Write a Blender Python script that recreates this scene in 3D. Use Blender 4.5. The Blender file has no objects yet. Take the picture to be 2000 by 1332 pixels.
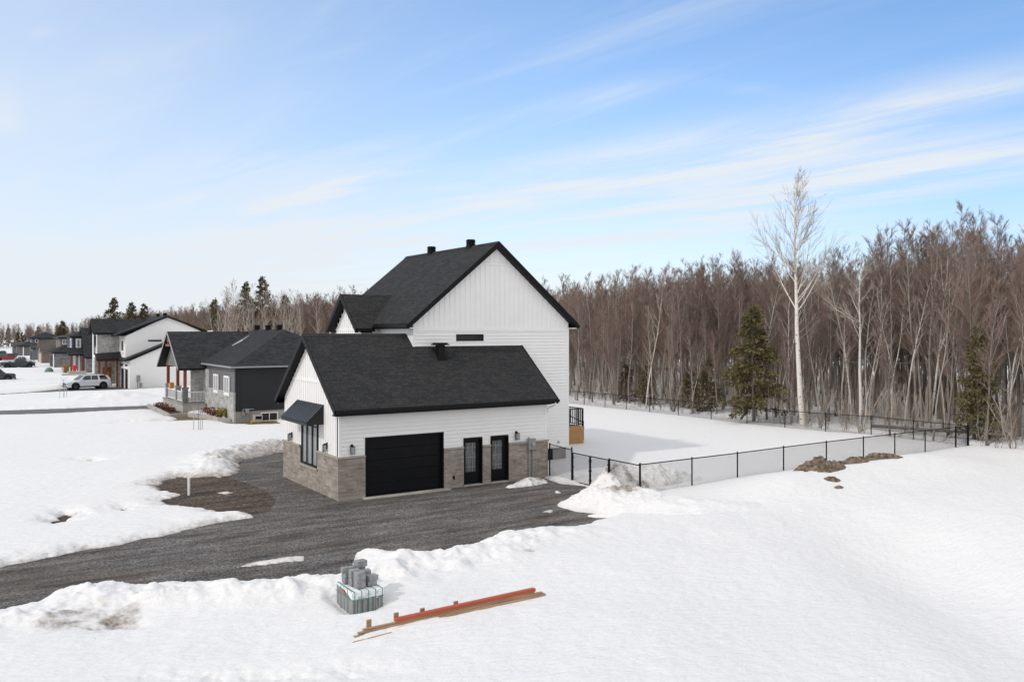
import bpy, math, random
import numpy as np
from mathutils import Vector, Matrix

sc = bpy.context.scene
R = math.radians
# ------------------------------------------------------------------ camera, sky, sun, exposure
CX, CY, CH = -13.533, -34.062, 7.2
YAW = R(33.196)
SN, CS = math.sin(YAW), math.cos(YAW)
cam_d = bpy.data.cameras.new('camera')
cam = bpy.data.objects.new('camera', cam_d)
sc.collection.objects.link(cam)
cam.location = (CX, CY, CH)
cam.rotation_euler = (R(90), 0, -YAW)
cam_d.sensor_width = 36
cam_d.lens = 1656.185 / 2000 * 36
cam_d.shift_y = -20.1 / 2000
cam_d.clip_start = 0.5
cam_d.clip_end = 4000
sc.camera = cam

SUN_EL = R(38)
SUN_TRAVEL = R(-1.0)                       # light travels along +x (the house's long side)
world = bpy.data.worlds.new('World')
sc.world = world
world.use_nodes = True
def build_world():
    nt = world.node_tree; N = nt.nodes; L = nt.links
    for n in list(N): N.remove(n)
    out = N.new('ShaderNodeOutputWorld'); bg = N.new('ShaderNodeBackground')
    sky = N.new('ShaderNodeTexSky'); sky.sky_type = 'NISHITA'; sky.sun_disc = False
    sky.sun_elevation = SUN_EL
    sx, sy = -math.cos(SUN_TRAVEL), -math.sin(SUN_TRAVEL)
    sky.sun_rotation = math.atan2(sx, sy)
    sky.altitude = 100; sky.air_density = 1.0; sky.dust_density = 0.6; sky.ozone_density = 1.5
    tc = N.new('ShaderNodeTexCoord')
    def m(op, a, b=None, c=None):
        n = N.new('ShaderNodeMath'); n.operation = op
        for i, v in enumerate((a, b, c)):
            if v is None: continue
            if isinstance(v, (int, float)): n.inputs[i].default_value = v
            else: L.new(v, n.inputs[i])
        return n.outputs[0]
    sep = N.new('ShaderNodeSeparateXYZ'); L.new(tc.outputs['Generated'], sep.inputs[0])
    x, y, z = sep.outputs
    # camera-independent compass axes: r to the east-ish, fwd to the north-ish
    r = m('SUBTRACT', m('MULTIPLY', x, CS), m('MULTIPLY', y, SN))
    f = m('ADD', m('MULTIPLY', x, SN), m('MULTIPLY', y, CS))
    zz = m('MAXIMUM', z, 0.012)
    px = m('DIVIDE', r, zz); py = m('DIVIDE', f, zz)
    # streak axis of the cirrus
    ax, ay = -0.645, 0.764
    u = m('ADD', m('MULTIPLY', px, ax), m('MULTIPLY', py, ay))
    v = m('SUBTRACT', m('MULTIPLY', px, ay), m('MULTIPLY', py, ax))
    cmb = N.new('ShaderNodeCombineXYZ'); L.new(m('MULTIPLY', u, 0.2), cmb.inputs[0]); L.new(m('MULTIPLY', v, 1.0), cmb.inputs[1])
    n1 = N.new('ShaderNodeTexNoise'); n1.inputs['Scale'].default_value = 1.3; n1.inputs['Detail'].default_value = 9
    n1.inputs['Roughness'].default_value = 0.62; n1.inputs['Distortion'].default_value = 0.5
    L.new(cmb.outputs[0], n1.inputs['Vector'])
    cm2 = N.new('ShaderNodeCombineXYZ'); L.new(m('MULTIPLY', u, 0.1), cm2.inputs[0]); L.new(m('MULTIPLY', v, 0.36), cm2.inputs[1]); cm2.inputs[2].default_value = 4.3
    n2 = N.new('ShaderNodeTexNoise'); n2.inputs['Scale'].default_value = 0.9; n2.inputs['Detail'].default_value = 3
    L.new(cm2.outputs[0], n2.inputs['Vector'])
    def ss(val, lo, hi):
        n = N.new('ShaderNodeMapRange'); n.interpolation_type = 'SMOOTHSTEP'
        L.new(val, n.inputs[0]); n.inputs[1].default_value = lo; n.inputs[2].default_value = hi
        return n.outputs[0]
    fil = m('MULTIPLY', ss(n1.outputs[0], 0.42, 0.74), ss(n2.outputs[0], 0.38, 0.66))
    # named bands of cirrus given in (azimuth tangent, elevation tangent)
    az = m('DIVIDE', r, m('MAXIMUM', f, 0.05)); el = m('DIVIDE', z, m('MAXIMUM', f, 0.05))
    def band(px0, py0, px1, py1, wid, soft=1.0):
        a0, e0 = (px0 - 1000) / 1656., (646 - py0) / 1656.
        a1, e1 = (px1 - 1000) / 1656., (646 - py1) / 1656.
        la = math.hypot(a1 - a0, e1 - e0); ux, uy = (a1 - a0) / la, (e1 - e0) / la
        da = m('SUBTRACT', az, (a0 + a1) / 2); de = m('SUBTRACT', el, (e0 + e1) / 2)
        s = m('ADD', m('MULTIPLY', da, ux), m('MULTIPLY', de, uy))
        t = m('SUBTRACT', m('MULTIPLY', de, ux), m('MULTIPLY', da, uy))
        wn = m('MULTIPLY', m('SUBTRACT', n1.outputs[0], 0.5), wid / 1656. * 1.2)
        t = m('ADD', t, wn)
        q = m('ADD', m('POWER', m('ABSOLUTE', m('DIVIDE', s, la * 0.55)), 2.0), m('POWER', m('ABSOLUTE', m('DIVIDE', t, wid / 1656.)), 2.0))
        return m('MULTIPLY', m('EXPONENT', m('MULTIPLY', q, -1.0)), soft)
    tot = None
    for b in BANDS:
        g = band(*b)
        tot = g if tot is None else m('ADD', tot, g)
    tex = m('ADD', 0.34, m('MULTIPLY', ss(n1.outputs[0], 0.36, 0.68), 1.5))
    cl = m('ADD', m('MULTIPLY', tot, tex), m('MULTIPLY', fil, 0.55))
    # thin veil near the horizon and towards the west
    veil = m('MULTIPLY', m('EXPONENT', m('MULTIPLY', m('MAXIMUM', z, 0.0), -10.0)), 0.86)
    veil = m('MULTIPLY', veil, m('SUBTRACT', 1.0, m('MULTIPLY', ss(az, -0.2, 0.6), 0.3)))
    west = m('MULTIPLY', ss(m('MULTIPLY', az, -1.0), -0.15, 0.75), 0.44)
    cl = m('ADD', cl, m('ADD', veil, west))
    # added unseen bright cloud fill behind the camera and overhead, lifting the shaded walls
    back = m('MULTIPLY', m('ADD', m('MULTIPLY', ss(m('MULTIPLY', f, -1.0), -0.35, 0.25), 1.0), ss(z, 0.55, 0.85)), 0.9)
    cl = m('MINIMUM', cl, 0.93)
    mul = N.new('ShaderNodeMix'); mul.data_type = 'RGBA'; mul.blend_type = 'MULTIPLY'; mul.inputs[0].default_value = 1
    L.new(sky.outputs[0], mul.inputs[6]); mul.inputs[7].default_value = SKY_TINT
    # the clear air is deeper blue away from the sun
    dp = N.new('ShaderNodeMix'); dp.data_type = 'RGBA'; dp.blend_type = 'MULTIPLY'; L.new(ss(az, -0.1, 0.65), dp.inputs[0]); L.new(mul.outputs[2], dp.inputs[6]); dp.inputs[7].default_value = (.62, .70, .76, 1)
    mix = N.new('ShaderNodeMix'); mix.data_type = 'RGBA'
    dh = N.new('ShaderNodeMix'); dh.data_type = 'RGBA'; dh.blend_type = 'MULTIPLY'; L.new(m('EXPONENT', m('MULTIPLY', m('MAXIMUM', z, 0.0), -5.0)), dh.inputs[0]); L.new(dp.outputs[2], dh.inputs[6]); dh.inputs[7].default_value = (.80, .67, .76, 1)
    L.new(cl, mix.inputs[0]); L.new(dh.outputs[2], mix.inputs[6]); mix.inputs[7].default_value = CLOUD_COL
    bg.inputs[1].default_value = 0.13
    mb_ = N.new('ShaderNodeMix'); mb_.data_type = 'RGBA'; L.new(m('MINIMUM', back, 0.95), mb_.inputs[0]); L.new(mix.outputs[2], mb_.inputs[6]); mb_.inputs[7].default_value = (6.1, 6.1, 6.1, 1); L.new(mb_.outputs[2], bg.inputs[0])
    L.new(bg.outputs[0], out.inputs[0])
BANDS = [(-150, 270, 420, 120, 75, .28), (100, 260, 330, 225, 40, .2), (330, 455, 800, 325, 18, .5), (860, 400, 2100, 140, 52, .75),
         (1180, 430, 2100, 270, 42, .7), (1060, 215, 1275, 160, 20, .6), (920, 402, 1045, 398, 11, .6), (480, 470, 1180, 425, 26, .22),
         (0, 560, 700, 480, 60, .25), (1000, 480, 1700, 430, 35, .25), (560, 130, 720, 90, 12, .12), (1400, 170, 1560, 190, 14, .18), (60, 70, 110, 60, 12, .15)]
SKY_TINT = (1.14, 1.29, 1.38, 1)
CLOUD_COL = (4.6, 4.85, 5.1, 1)
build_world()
sun_d = bpy.data.lights.new('sun', 'SUN'); sun_d.energy = 1.1; sun_d.angle = R(2.0); sun_d.color = (1.0, 0.955, 0.90)
sun = bpy.data.objects.new('sun', sun_d); sc.collection.objects.link(sun)
dv = Vector((math.cos(SUN_TRAVEL) * math.cos(SUN_EL), math.sin(SUN_TRAVEL) * math.cos(SUN_EL), -math.sin(SUN_EL)))
sun.rotation_euler = dv.to_track_quat('-Z', 'Y').to_euler()
sun.location = (-30, 0, 40)
sc.view_settings.view_transform = 'Standard'; sc.view_settings.look = 'None'
sc.view_settings.exposure = 0.45; sc.view_settings.gamma = 1
sc.cycles.max_bounces = 6; sc.cycles.transparent_max_bounces = 12

# ------------------------------------------------------------------ helpers
COL = sc.collection
rnd = random.Random(7)

def tag(o, label=None, cat=None, group=None, kind=None):
    if label: o['label'] = label
    if cat: o['category'] = cat
    if group: o['group'] = group
    if kind: o['kind'] = kind
    return o
def thing(name, loc, label, cat, group=None, rz=0):
    o = bpy.data.objects.new(name, None); COL.objects.link(o)
    o.location = loc; o.rotation_euler = (0, 0, rz); o.empty_display_size = 0.3
    return tag(o, label, cat, group)
def copy_tree(o, parent=None):
    c = o.copy(); COL.objects.link(c); c.parent = parent
    for ch in list(o.children): copy_tree(ch, c)
    return c

SPLIT = {'stone_base', 'stone_cap', 'foundation', 'soffit', 'gutter', 'rake_board', 'porch_post', 'stone_pier', 'downspout', 'stone_front', 'white_column', 'wall_lamp', 'trim', 'stone_tower', 'lap_siding'}
class MB:
    """collects shapes into one mesh"""
    def __init__(s, M=None): s.v = []; s.f = []; s.M = M; s.sh = []
    def add(s, vs, fs):
        k = len(s.v)
        if s.M is not None: vs = [tuple(s.M @ Vector(p)) for p in vs]
        s.sh.append((k, len(vs), len(s.f), len(fs))); s.v += [tuple(p) for p in vs]; s.f += [tuple(i + k for i in f) for f in fs]; return s
    def box(s, x0, y0, z0, x1, y1, z1):
        if x0 > x1: x0, x1 = x1, x0
        if y0 > y1: y0, y1 = y1, y0
        if z0 > z1: z0, z1 = z1, z0
        v = [(x, y, z) for z in (z0, z1) for y in (y0, y1) for x in (x0, x1)]
        return s.add(v, [(0, 2, 3, 1), (4, 5, 7, 6), (0, 1, 5, 4), (2, 6, 7, 3), (0, 4, 6, 2), (1, 3, 7, 5)])
    def obox(s, c, ax, ay, az, hx, hy, hz):
        c, ax, ay, az = map(Vector, (c, ax, ay, az))
        v = [c + ax * hx * i + ay * hy * j + az * hz * k for k in (-1, 1) for j in (-1, 1) for i in (-1, 1)]
        return s.add(v, [(0, 2, 3, 1), (4, 5, 7, 6), (0, 1, 5, 4), (2, 6, 7, 3), (0, 4, 6, 2), (1, 3, 7, 5)])
    def extrude(s, poly, d):
        """poly: list of 3D points, d: offset vector"""
        n = len(poly); d = Vector(d); p = [Vector(q) for q in poly]
        nrm = sum(((p[i] - p[0]).cross(p[(i + 1) % n] - p[0]) for i in range(1, n)), Vector())
        if nrm.dot(d) > 0: p = p[::-1]
        v = p + [q + d for q in p]
        f = [tuple(range(n)), tuple(range(2 * n - 1, n - 1, -1))] + [(i, i + n, (i + 1) % n + n, (i + 1) % n) for i in range(n)]
        return s.add(v, f)
    def bar(s, p0, p1, w, h=None):
        p0, p1 = Vector(p0), Vector(p1); d = p1 - p0; L = d.length; d.normalize()
        up = Vector((0, 0, 1)) if abs(d.z) < .95 else Vector((1, 0, 0))
        a = d.cross(up).normalized(); b = a.cross(d)
        return s.obox((p0 + p1) / 2, d, a, b, L / 2, w / 2, (h or w) / 2)
    def cyl(s, p0, p1, r, k=10, r1=None, cap=True):
        p0, p1 = Vector(p0), Vector(p1); d = (p1 - p0).normalized(); r1 = r if r1 is None else r1
        up = Vector((0, 0, 1)) if abs(d.z) < .95 else Vector((1, 0, 0))
        a = d.cross(up).normalized(); b = d.cross(a)
        v = []
        for p, q in ((p0, r), (p1, r1)):
            v += [p + (a * math.cos(t) + b * math.sin(t)) * q for t in (2 * math.pi * i / k for i in range(k))]
        f = [(i, (i + 1) % k, (i + 1) % k + k, i + k) for i in range(k)]
        if cap: f += [tuple(range(k - 1, -1, -1)), tuple(range(k, 2 * k))]
        return s.add(v, f)
    def path(s, pts, r, k=8):
        for a, b in zip(pts[:-1], pts[1:]): s.cyl(a, b, r, k)
        return s
    def face(s, *p): return s.add(p, [tuple(range(len(p)))])
    def build(s, name, mat, parent=None, smooth=False, bevel=0, label=None):
        if name in SPLIT and 1 < len(s.sh) < 60:
            bb = [(np.min(s.v[k:k + n], 0) - .03, np.max(s.v[k:k + n], 0) + .03) for k, n, _, _ in s.sh]; gid = list(range(len(bb)))
            for i in range(len(bb)):
                for j in range(i):
                    if gid[i] != gid[j] and np.all(bb[i][0] < bb[j][1]) and np.all(bb[j][0] < bb[i][1]): a_, b_ = gid[i], gid[j]; gid = [b_ if g == a_ else g for g in gid]
            if len(set(gid)) > 1:
                outs = []
                for g in dict.fromkeys(gid):
                    q = MB(); q.M = s.M
                    sub = MB()
                    for i, (k, n, fk, fn) in enumerate(s.sh):
                        if gid[i] == g: sub.add(s.v[k:k + n], [tuple(x - k for x in f) for f in s.f[fk:fk + fn]])
                    sub.M = s.M; sub.sh = []; outs.append(sub.build(name, mat, parent, smooth, bevel, label))
                return outs[0]
        me = bpy.data.meshes.new(name)
        off = Vector((0, 0, 0))
        if parent is not None and s.M is None and parent.get('_w', 1):
            q = parent
            while q is not None: off += Vector(q.location); q = q.parent
        me.from_pydata([tuple(Vector(p) - off) for p in s.v], [], s.f)
        me.update(); auto_uv(me, off)
        if mat: me.materials.append(mat)
        if smooth: me.polygons.foreach_set('use_smooth', [True] * len(me.polygons))
        o = bpy.data.objects.new(name, me); COL.objects.link(o)
        if parent is not None: o.parent = parent
        if bevel:
            md = o.modifiers.new('bevel', 'BEVEL'); md.width = bevel; md.segments = 2; md.limit_method = 'ANGLE'
            md.harden_normals = False
        if label: o['label'] = label
        return o
def auto_uv(me, off=Vector((0, 0, 0))):
    uv = me.uv_layers.new(name='UVMap')
    for p in me.polygons:
        n = p.normal
        t = Vector((-n.y, n.x, 0))
        if t.length < .05: t = Vector((1, 0, 0))
        t.normalize(); q = n.cross(t)
        for li in p.loop_indices:
            co = me.vertices[me.loops[li].vertex_index].co + off
            uv.data[li].uv = (co.dot(t), co.dot(q))

# ------------------------------------------------------------------ materials
def new_mat(name):
    m = bpy.data.materials.new(name); m.use_nodes = True
    nt = m.node_tree; b = nt.nodes['Principled BSDF']
    return m, nt, b
def rgba(c): return (c[0], c[1], c[2], 1)
def simple(name, col, rough=.6, spec=.3, metal=0, var=.12, vscale=6, bump=0, bscale=40, col2=None, stretch=None):
    m, nt, b = new_mat(name); N, L = nt.nodes, nt.links
    b.inputs['Roughness'].default_value = rough; b.inputs['Specular IOR Level'].default_value = spec; b.inputs['Metallic'].default_value = metal
    tc = N.new('ShaderNodeTexCoord'); src = tc.outputs['Object']
    if stretch:
        mp = N.new('ShaderNodeMapping'); mp.inputs['Scale'].default_value = stretch; L.new(src, mp.inputs[0]); src = mp.outputs[0]
    n = N.new('ShaderNodeTexNoise'); n.inputs['Scale'].default_value = vscale; n.inputs['Detail'].default_value = 5; L.new(src, n.inputs[0])
    rp = N.new('ShaderNodeValToRGB'); e = rp.color_ramp.elements
    c2 = col2 or tuple(min(1, x * (1 + var)) for x in col); c1 = col if col2 else tuple(x * (1 - var) for x in col)
    e[0].position = .3; e[1].position = .7; e[0].color = rgba(c1); e[1].color = rgba(c2)
    L.new(n.outputs[0], rp.inputs[0]); L.new(rp.outputs[0], b.inputs['Base Color'])
    if bump:
        n2 = N.new('ShaderNodeTexNoise'); n2.inputs['Scale'].default_value = bscale; n2.inputs['Detail'].default_value = 4; L.new(src, n2.inputs[0])
        bp = N.new('ShaderNodeBump'); bp.inputs['Strength'].default_value = bump; bp.inputs['Distance'].default_value = .02
        L.new(n2.outputs[0], bp.inputs['Height']); L.new(bp.outputs[0], b.inputs['Normal'])
    return m
def brick_mat(name, c1, c2, cm, bw, bh, mortar=.01, rough=.85, bump=.6, offs=.5, noise=.25, squash=1, var2=None, bias=0):
    m, nt, b = new_mat(name); N, L = nt.nodes, nt.links
    tc = N.new('ShaderNodeTexCoord')
    br = N.new('ShaderNodeTexBrick'); br.inputs['Scale'].default_value = 1
    br.inputs['Brick Width'].default_value = bw; br.inputs['Row Height'].default_value = bh; br.inputs['Mortar Size'].default_value = mortar
    br.inputs['Mortar Smooth'].default_value = .2; br.inputs['Bias'].default_value = bias
    br.offset = offs; br.squash = squash; br.squash_frequency = 3
    br.inputs['Color1'].default_value = rgba(c1); br.inputs['Color2'].default_value = rgba(c2); br.inputs['Mortar'].default_value = rgba(cm)
    L.new(tc.outputs['UV'], br.inputs['Vector'])
    n = N.new('ShaderNodeTexNoise'); n.inputs['Scale'].default_value = 1.3; n.inputs['Detail'].default_value = 6; n.inputs['Roughness'].default_value = .7
    L.new(tc.outputs['UV'], n.inputs['Vector'])
    mr = N.new('ShaderNodeMapRange'); mr.inputs[1].default_value = .3; mr.inputs[2].default_value = .7; mr.inputs[3].default_value = 1 - noise; mr.inputs[4].default_value = 1 + noise
    L.new(n.outputs[0], mr.inputs[0])
    mx = N.new('ShaderNodeMix'); mx.data_type = 'RGBA'; mx.blend_type = 'MULTIPLY'; mx.inputs[0].default_value = 1
    L.new(br.outputs[0], mx.inputs[6]); L.new(mr.outputs[0], mx.inputs[7]); L.new(mx.outputs[2], b.inputs['Base Color'])
    b.inputs['Roughness'].default_value = rough; b.inputs['Specular IOR Level'].default_value = .2
    bp = N.new('ShaderNodeBump'); bp.inputs['Strength'].default_value = bump; bp.inputs['Distance'].default_value = .012
    n3 = N.new('ShaderNodeTexNoise'); n3.inputs['Scale'].default_value = 30; L.new(tc.outputs['UV'], n3.inputs['Vector'])
    md = N.new('ShaderNodeMath'); md.operation = 'MULTIPLY_ADD'; L.new(n3.outputs[0], md.inputs[0]); md.inputs[1].default_value = .3; L.new(br.outputs['Fac'], md.inputs[2])
    bp.invert = True; L.new(md.outputs[0], bp.inputs['Height']); L.new(bp.outputs[0], b.inputs['Normal'])
    return m
M = {}
M['siding'] = simple('white_siding', (.83, .815, .80), .5, .35, var=.02, vscale=1.5, bump=.08, bscale=20)
M['trim_white'] = simple('white_trim', (.83, .82, .81), .45, .4, var=.02)
M['black'] = simple('black_trim', (.008, .008, .009), .5, .15, var=.2)
M['blackdoor'] = simple('black_door_paint', (.005, .0055, .007), .45, .15, var=.15, vscale=2)
M['awning'] = simple('dark_metal', (.018, .019, .021), .45, .25, metal=0, var=.15)
M['soffit'] = simple('black_soffit', (.02, .02, .022), .6, .2)
M['shingle'] = brick_mat('charcoal_shingles', (.027, .0275, .029), (.044, .0435, .044), (.014, .014, .014), .33, .14, .012, .95, .9, .37, .12, 1.3)
M['shingle_n'] = brick_mat('neighbour_shingles', (.024, .025, .027), (.048, .049, .052), (.014, .014, .014), .36, .15, .01, .95, .9, .37, .15, 1.3)
M['shingle_g'] = brick_mat('grey_shingles', (.045, .048, .05), (.075, .078, .08), (.03, .03, .03), .36, .16, .01, .95, .9, .37, .3, 1.3)
M['shingle_b'] = brick_mat('brown_shingles', (.085, .068, .06), (.13, .105, .092), (.05, .04, .04), .36, .16, .01, .95, .9, .37, .3, 1.3)
M['stone'] = brick_mat('ledge_stone', (.235, .198, .168), (.375, .325, .28), (.41, .375, .33), .38, .095, .007, .9, .9, .31, .3, .72)
M['stone_cap'] = simple('stone_cap', (.36, .325, .28), .85, .2, var=.1, vscale=3, bump=.3)
M['stone_n'] = brick_mat('light_ledge_stone', (.30, .295, .285), (.46, .45, .43), (.48, .47, .45), .42, .14, .01, .9, .9, .37, .35, .8)
M['stone_d'] = brick_mat('grey_ledge_stone', (.13, .13, .135), (.25, .25, .255), (.2, .2, .2), .5, .14, .01, .9, .9, .37, .35, .8)
M['concrete'] = simple('concrete', (.32, .30, .28), .9, .2, var=.15, vscale=1.2, bump=.3, bscale=25)
M['concrete_l'] = simple('pale_concrete', (.42, .40, .37), .9, .2, var=.12, vscale=1.2, bump=.3, bscale=25)
M['dark_siding'] = simple('dark_siding', (.024, .0245, .027), .55, .3, var=.08, vscale=1)
M['grey_siding'] = simple('grey_siding', (.145, .14, .142), .6, .3, var=.06, vscale=1)
M['brown_siding'] = simple('brown_siding', (.19, .15, .125), .6, .3, var=.06, vscale=1)
M['navy_siding'] = simple('navy_siding', (.035, .045, .065), .55, .3, var=.08)
M['shake'] = brick_mat('grey_shakes', (.17, .17, .165), (.22, .22, .215), (.1, .1, .1), .2, .22, .012, .8, .6, .5, .1)
M['cedar'] = simple('red_cedar', (.24, .075, .038), .6, .3, var=.25, vscale=3, stretch=(6, 6, .6))
M['deckwood'] = simple('treated_lumber', (.42, .235, .11), .75, .2, var=.25, vscale=4, stretch=(8, 8, .5))
M['lumber'] = simple('weathered_lumber', (.37, .245, .16), .8, .2, var=.3, vscale=2, stretch=(.6, 9, 9))
M['orange'] = simple('orange_painted_wood', (.46, .10, .045), .6, .3, var=.25, vscale=2.5, stretch=(.5, 6, 6), col2=(.36, .085, .045))
M['grey_metal'] = simple('grey_painted_metal', (.27, .28, .29), .5, .4, var=.06)
M['pvc'] = simple('white_pipe', (.75, .75, .76), .4, .4, var=.03)
M['galv'] = simple('galvanised', (.38, .39, .4), .45, .5, metal=.4, var=.1)
M['paver'] = simple('grey_paver', (.28, .28, .285), .92, .2, var=.3, vscale=9, bump=.5, bscale=60)
M['paver_side'] = simple('grey_paver_slab', (.27, .275, .275), .9, .2, var=.25, vscale=5, bump=.4, bscale=50, stretch=(3, 3, .5))
M['wrap'] = simple('white_plastic_wrap', (.74, .77, .78), .35, .5, var=.05, vscale=4, bump=.35, bscale=14)
M['strap'] = simple('green_strap', (.03, .19, .13), .5, .4)
M['ink'] = simple('dark_print', (.08, .10, .12), .6, .2)
M['ink_grey'] = simple('grey_print', (.42, .46, .48), .6, .2)
M['ink_red'] = simple('red_print', (.62, .05, .035), .6, .2)
M['plant_red'] = simple('dry_red_shrub', (.11, .035, .025), .9, .1, var=.4, vscale=8)
M['plant_yel'] = simple('yellow_green_shrub', (.25, .2, .04), .9, .1, var=.4, vscale=8)
M['grass_dry'] = simple('dry_stems', (.36, .23, .12), .9, .1, var=.3, vscale=8)
M['tyre'] = simple('tyre_rubber', (.012, .012, .013), .8, .2)
M['rim'] = simple('dark_rim', (.05, .05, .055), .4, .5, metal=.5)
M['red_pot'] = simple('red_pot', (.5, .03, .03), .45, .4)
M['yellow'] = simple('orange_box', (.6, .26, .04), .6, .3)
M['mail'] = simple('beige_plastic', (.42, .38, .32), .6, .3)
M['soffit_white'] = simple('white_rafter', (.66, .66, .66), .5, .3, var=.02)
def paint(name, col, rough=.28):
    m, nt, b = new_mat(name)
    b.inputs['Base Color'].default_value = rgba(col); b.inputs['Roughness'].default_value = rough
    b.inputs['Coat Weight'].default_value = .5; b.inputs['Coat Roughness'].default_value = .08; b.inputs['Metallic'].default_value = .15
    return m
M['car_white'] = paint('white_car_paint', (.66, .68, .70)); M['car_black'] = paint('black_car_paint', (.02, .02, .024))
M['car_teal'] = paint('dark_teal_car_paint', (.03, .045, .055)); M['car_red'] = paint('dark_red_car_paint', (.2, .01, .015)); M['car_grey'] = paint('grey_car_paint', (.06, .075, .08))
def glass_mat(name, col, rough=.06, spec=.7):
    m, nt, b = new_mat(name); N, L = nt.nodes, nt.links
    b.inputs['Base Color'].default_value = rgba(col); b.inputs['Roughness'].default_value = rough; b.inputs['Specular IOR Level'].default_value = spec
    tc = N.new('ShaderNodeTexCoord'); n = N.new('ShaderNodeTexNoise'); n.inputs['Scale'].default_value = .8; L.new(tc.outputs['Object'], n.inputs[0])
    bp = N.new('ShaderNodeBump'); bp.inputs['Strength'].default_value = .02; L.new(n.outputs[0], bp.inputs['Height']); L.new(bp.outputs[0], b.inputs['Normal'])
    return m
M['glass'] = glass_mat('window_glass', (.015, .012, .012), .08, .3)
M['glass_l'] = glass_mat('curtained_glass', (.22, .23, .24), .12)
M['car_glass'] = glass_mat('car_glass', (.012, .015, .016))
M['lampglass'] = glass_mat('lamp_glass', (.35, .36, .36), .15)
M['head'] = glass_mat('headlight_glass', (.5, .52, .55), .1)
M['tail'] = glass_mat('tail_light_glass', (.35, .01, .01), .2)
def frosted():
    m, nt, b = new_mat('frosted_door_glass'); N, L = nt.nodes, nt.links
    tc = N.new('ShaderNodeTexCoord'); mp = N.new('ShaderNodeMapping'); mp.inputs['Scale'].default_value = (14, 14, 1.0); L.new(tc.outputs['Object'], mp.inputs[0])
    n = N.new('ShaderNodeTexNoise'); n.inputs['Scale'].default_value = 3; n.inputs['Detail'].default_value = 4; L.new(mp.outputs[0], n.inputs[0])
    rp = N.new('ShaderNodeValToRGB'); e = rp.color_ramp.elements; e[0].position = .35; e[1].position = .72
    e[0].color = (.045, .05, .05, 1); e[1].color = (.19, .2, .198, 1); L.new(n.outputs[0], rp.inputs[0]); L.new(rp.outputs[0], b.inputs['Base Color'])
    b.inputs['Roughness'].default_value = .22
    return m
M['frost'] = frosted()

def snow_mat(name, base=(.765, .752, .742), dirt=(.16, .125, .10)):
    m, nt, b = new_mat(name); N, L = nt.nodes, nt.links
    b.inputs['Roughness'].default_value = .75; b.inputs['Specular IOR Level'].default_value = .15
    geo = N.new('ShaderNodeNewGeometry')
    at = N.new('ShaderNodeAttribute'); at.attribute_name = 'dirt'
    n = N.new('ShaderNodeTexNoise'); n.inputs['Scale'].default_value = 3.2; n.inputs['Detail'].default_value = 8; n.inputs['Roughness'].default_value = .7
    L.new(geo.outputs['Position'], n.inputs[0])
    ad = N.new('ShaderNodeMath'); ad.operation = 'ADD'; L.new(at.outputs['Fac'], ad.inputs[0]); 
    nm = N.new('ShaderNodeMath'); nm.operation = 'MULTIPLY_ADD'; L.new(n.outputs[0], nm.inputs[0]); nm.inputs[1].default_value = 1.5; nm.inputs[2].default_value = -.75
    L.new(nm.outputs[0], ad.inputs[1])
    mr = N.new('ShaderNodeMapRange'); mr.interpolation_type = 'SMOOTHSTEP'; mr.inputs[1].default_value = .18; mr.inputs[2].default_value = 1.05; L.new(ad.outputs[0], mr.inputs[0])
    ml = N.new('ShaderNodeMath'); ml.operation = 'MULTIPLY'; L.new(mr.outputs[0], ml.inputs[0])
    st = N.new('ShaderNodeMapRange'); st.inputs[1].default_value = .02; st.inputs[2].default_value = .3; L.new(at.outputs['Fac'], st.inputs[0]); L.new(st.outputs[0], ml.inputs[1])
    n2 = N.new('ShaderNodeTexNoise'); n2.inputs['Scale'].default_value = 14; n2.inputs['Detail'].default_value = 5; L.new(geo.outputs['Position'], n2.inputs[0])
    rp = N.new('ShaderNodeValToRGB'); e = rp.color_ramp.elements; e[0].position = .35; e[1].position = .7
    e[0].color = rgba(dirt); e[1].color = (.42, .36, .31, 1); L.new(n2.outputs[0], rp.inputs[0])
    mx = N.new('ShaderNodeMix'); mx.data_type = 'RGBA'; L.new(ml.outputs[0], mx.inputs[0]); mx.inputs[6].default_value = rgba(base); L.new(rp.outputs[0], mx.inputs[7])
    L.new(mx.outputs[2], b.inputs['Base Color'])
    # wind and melt ripples
    mp = N.new('ShaderNodeMapping'); mp.inputs['Rotation'].default_value = (0, 0, R(40)); mp.inputs['Scale'].default_value = (2.4, 6.0, 3); L.new(geo.outputs['Position'], mp.inputs[0])
    n3 = N.new('ShaderNodeTexNoise'); n3.inputs['Scale'].default_value = 1.0; n3.inputs['Detail'].default_value = 5; n3.inputs['Roughness'].default_value = .62; L.new(mp.outputs[0], n3.inputs[0])
    bp = N.new('ShaderNodeBump'); bp.inputs['Strength'].default_value = .9; bp.inputs['Distance'].default_value = .09
    L.new(n3.outputs[0], bp.inputs['Height'])
    n4 = N.new('ShaderNodeTexNoise'); n4.inputs['Scale'].default_value = 45; n4.inputs['Detail'].default_value = 2; L.new(geo.outputs['Position'], n4.inputs[0])
    bp2 = N.new('ShaderNodeBump'); bp2.inputs['Strength'].default_value = .25; bp2.inputs['Distance'].default_value = .01
    L.new(n4.outputs[0], bp2.inputs['Height']); L.new(bp.outputs[0], bp2.inputs['Normal']); L.new(bp2.outputs[0], b.inputs['Normal'])
    return m
M['snow'] = snow_mat('snow')
M['snow_plain'] = simple('clean_snow', (.775, .76, .748), .75, .15, var=.01, bump=.3, bscale=9)
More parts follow.
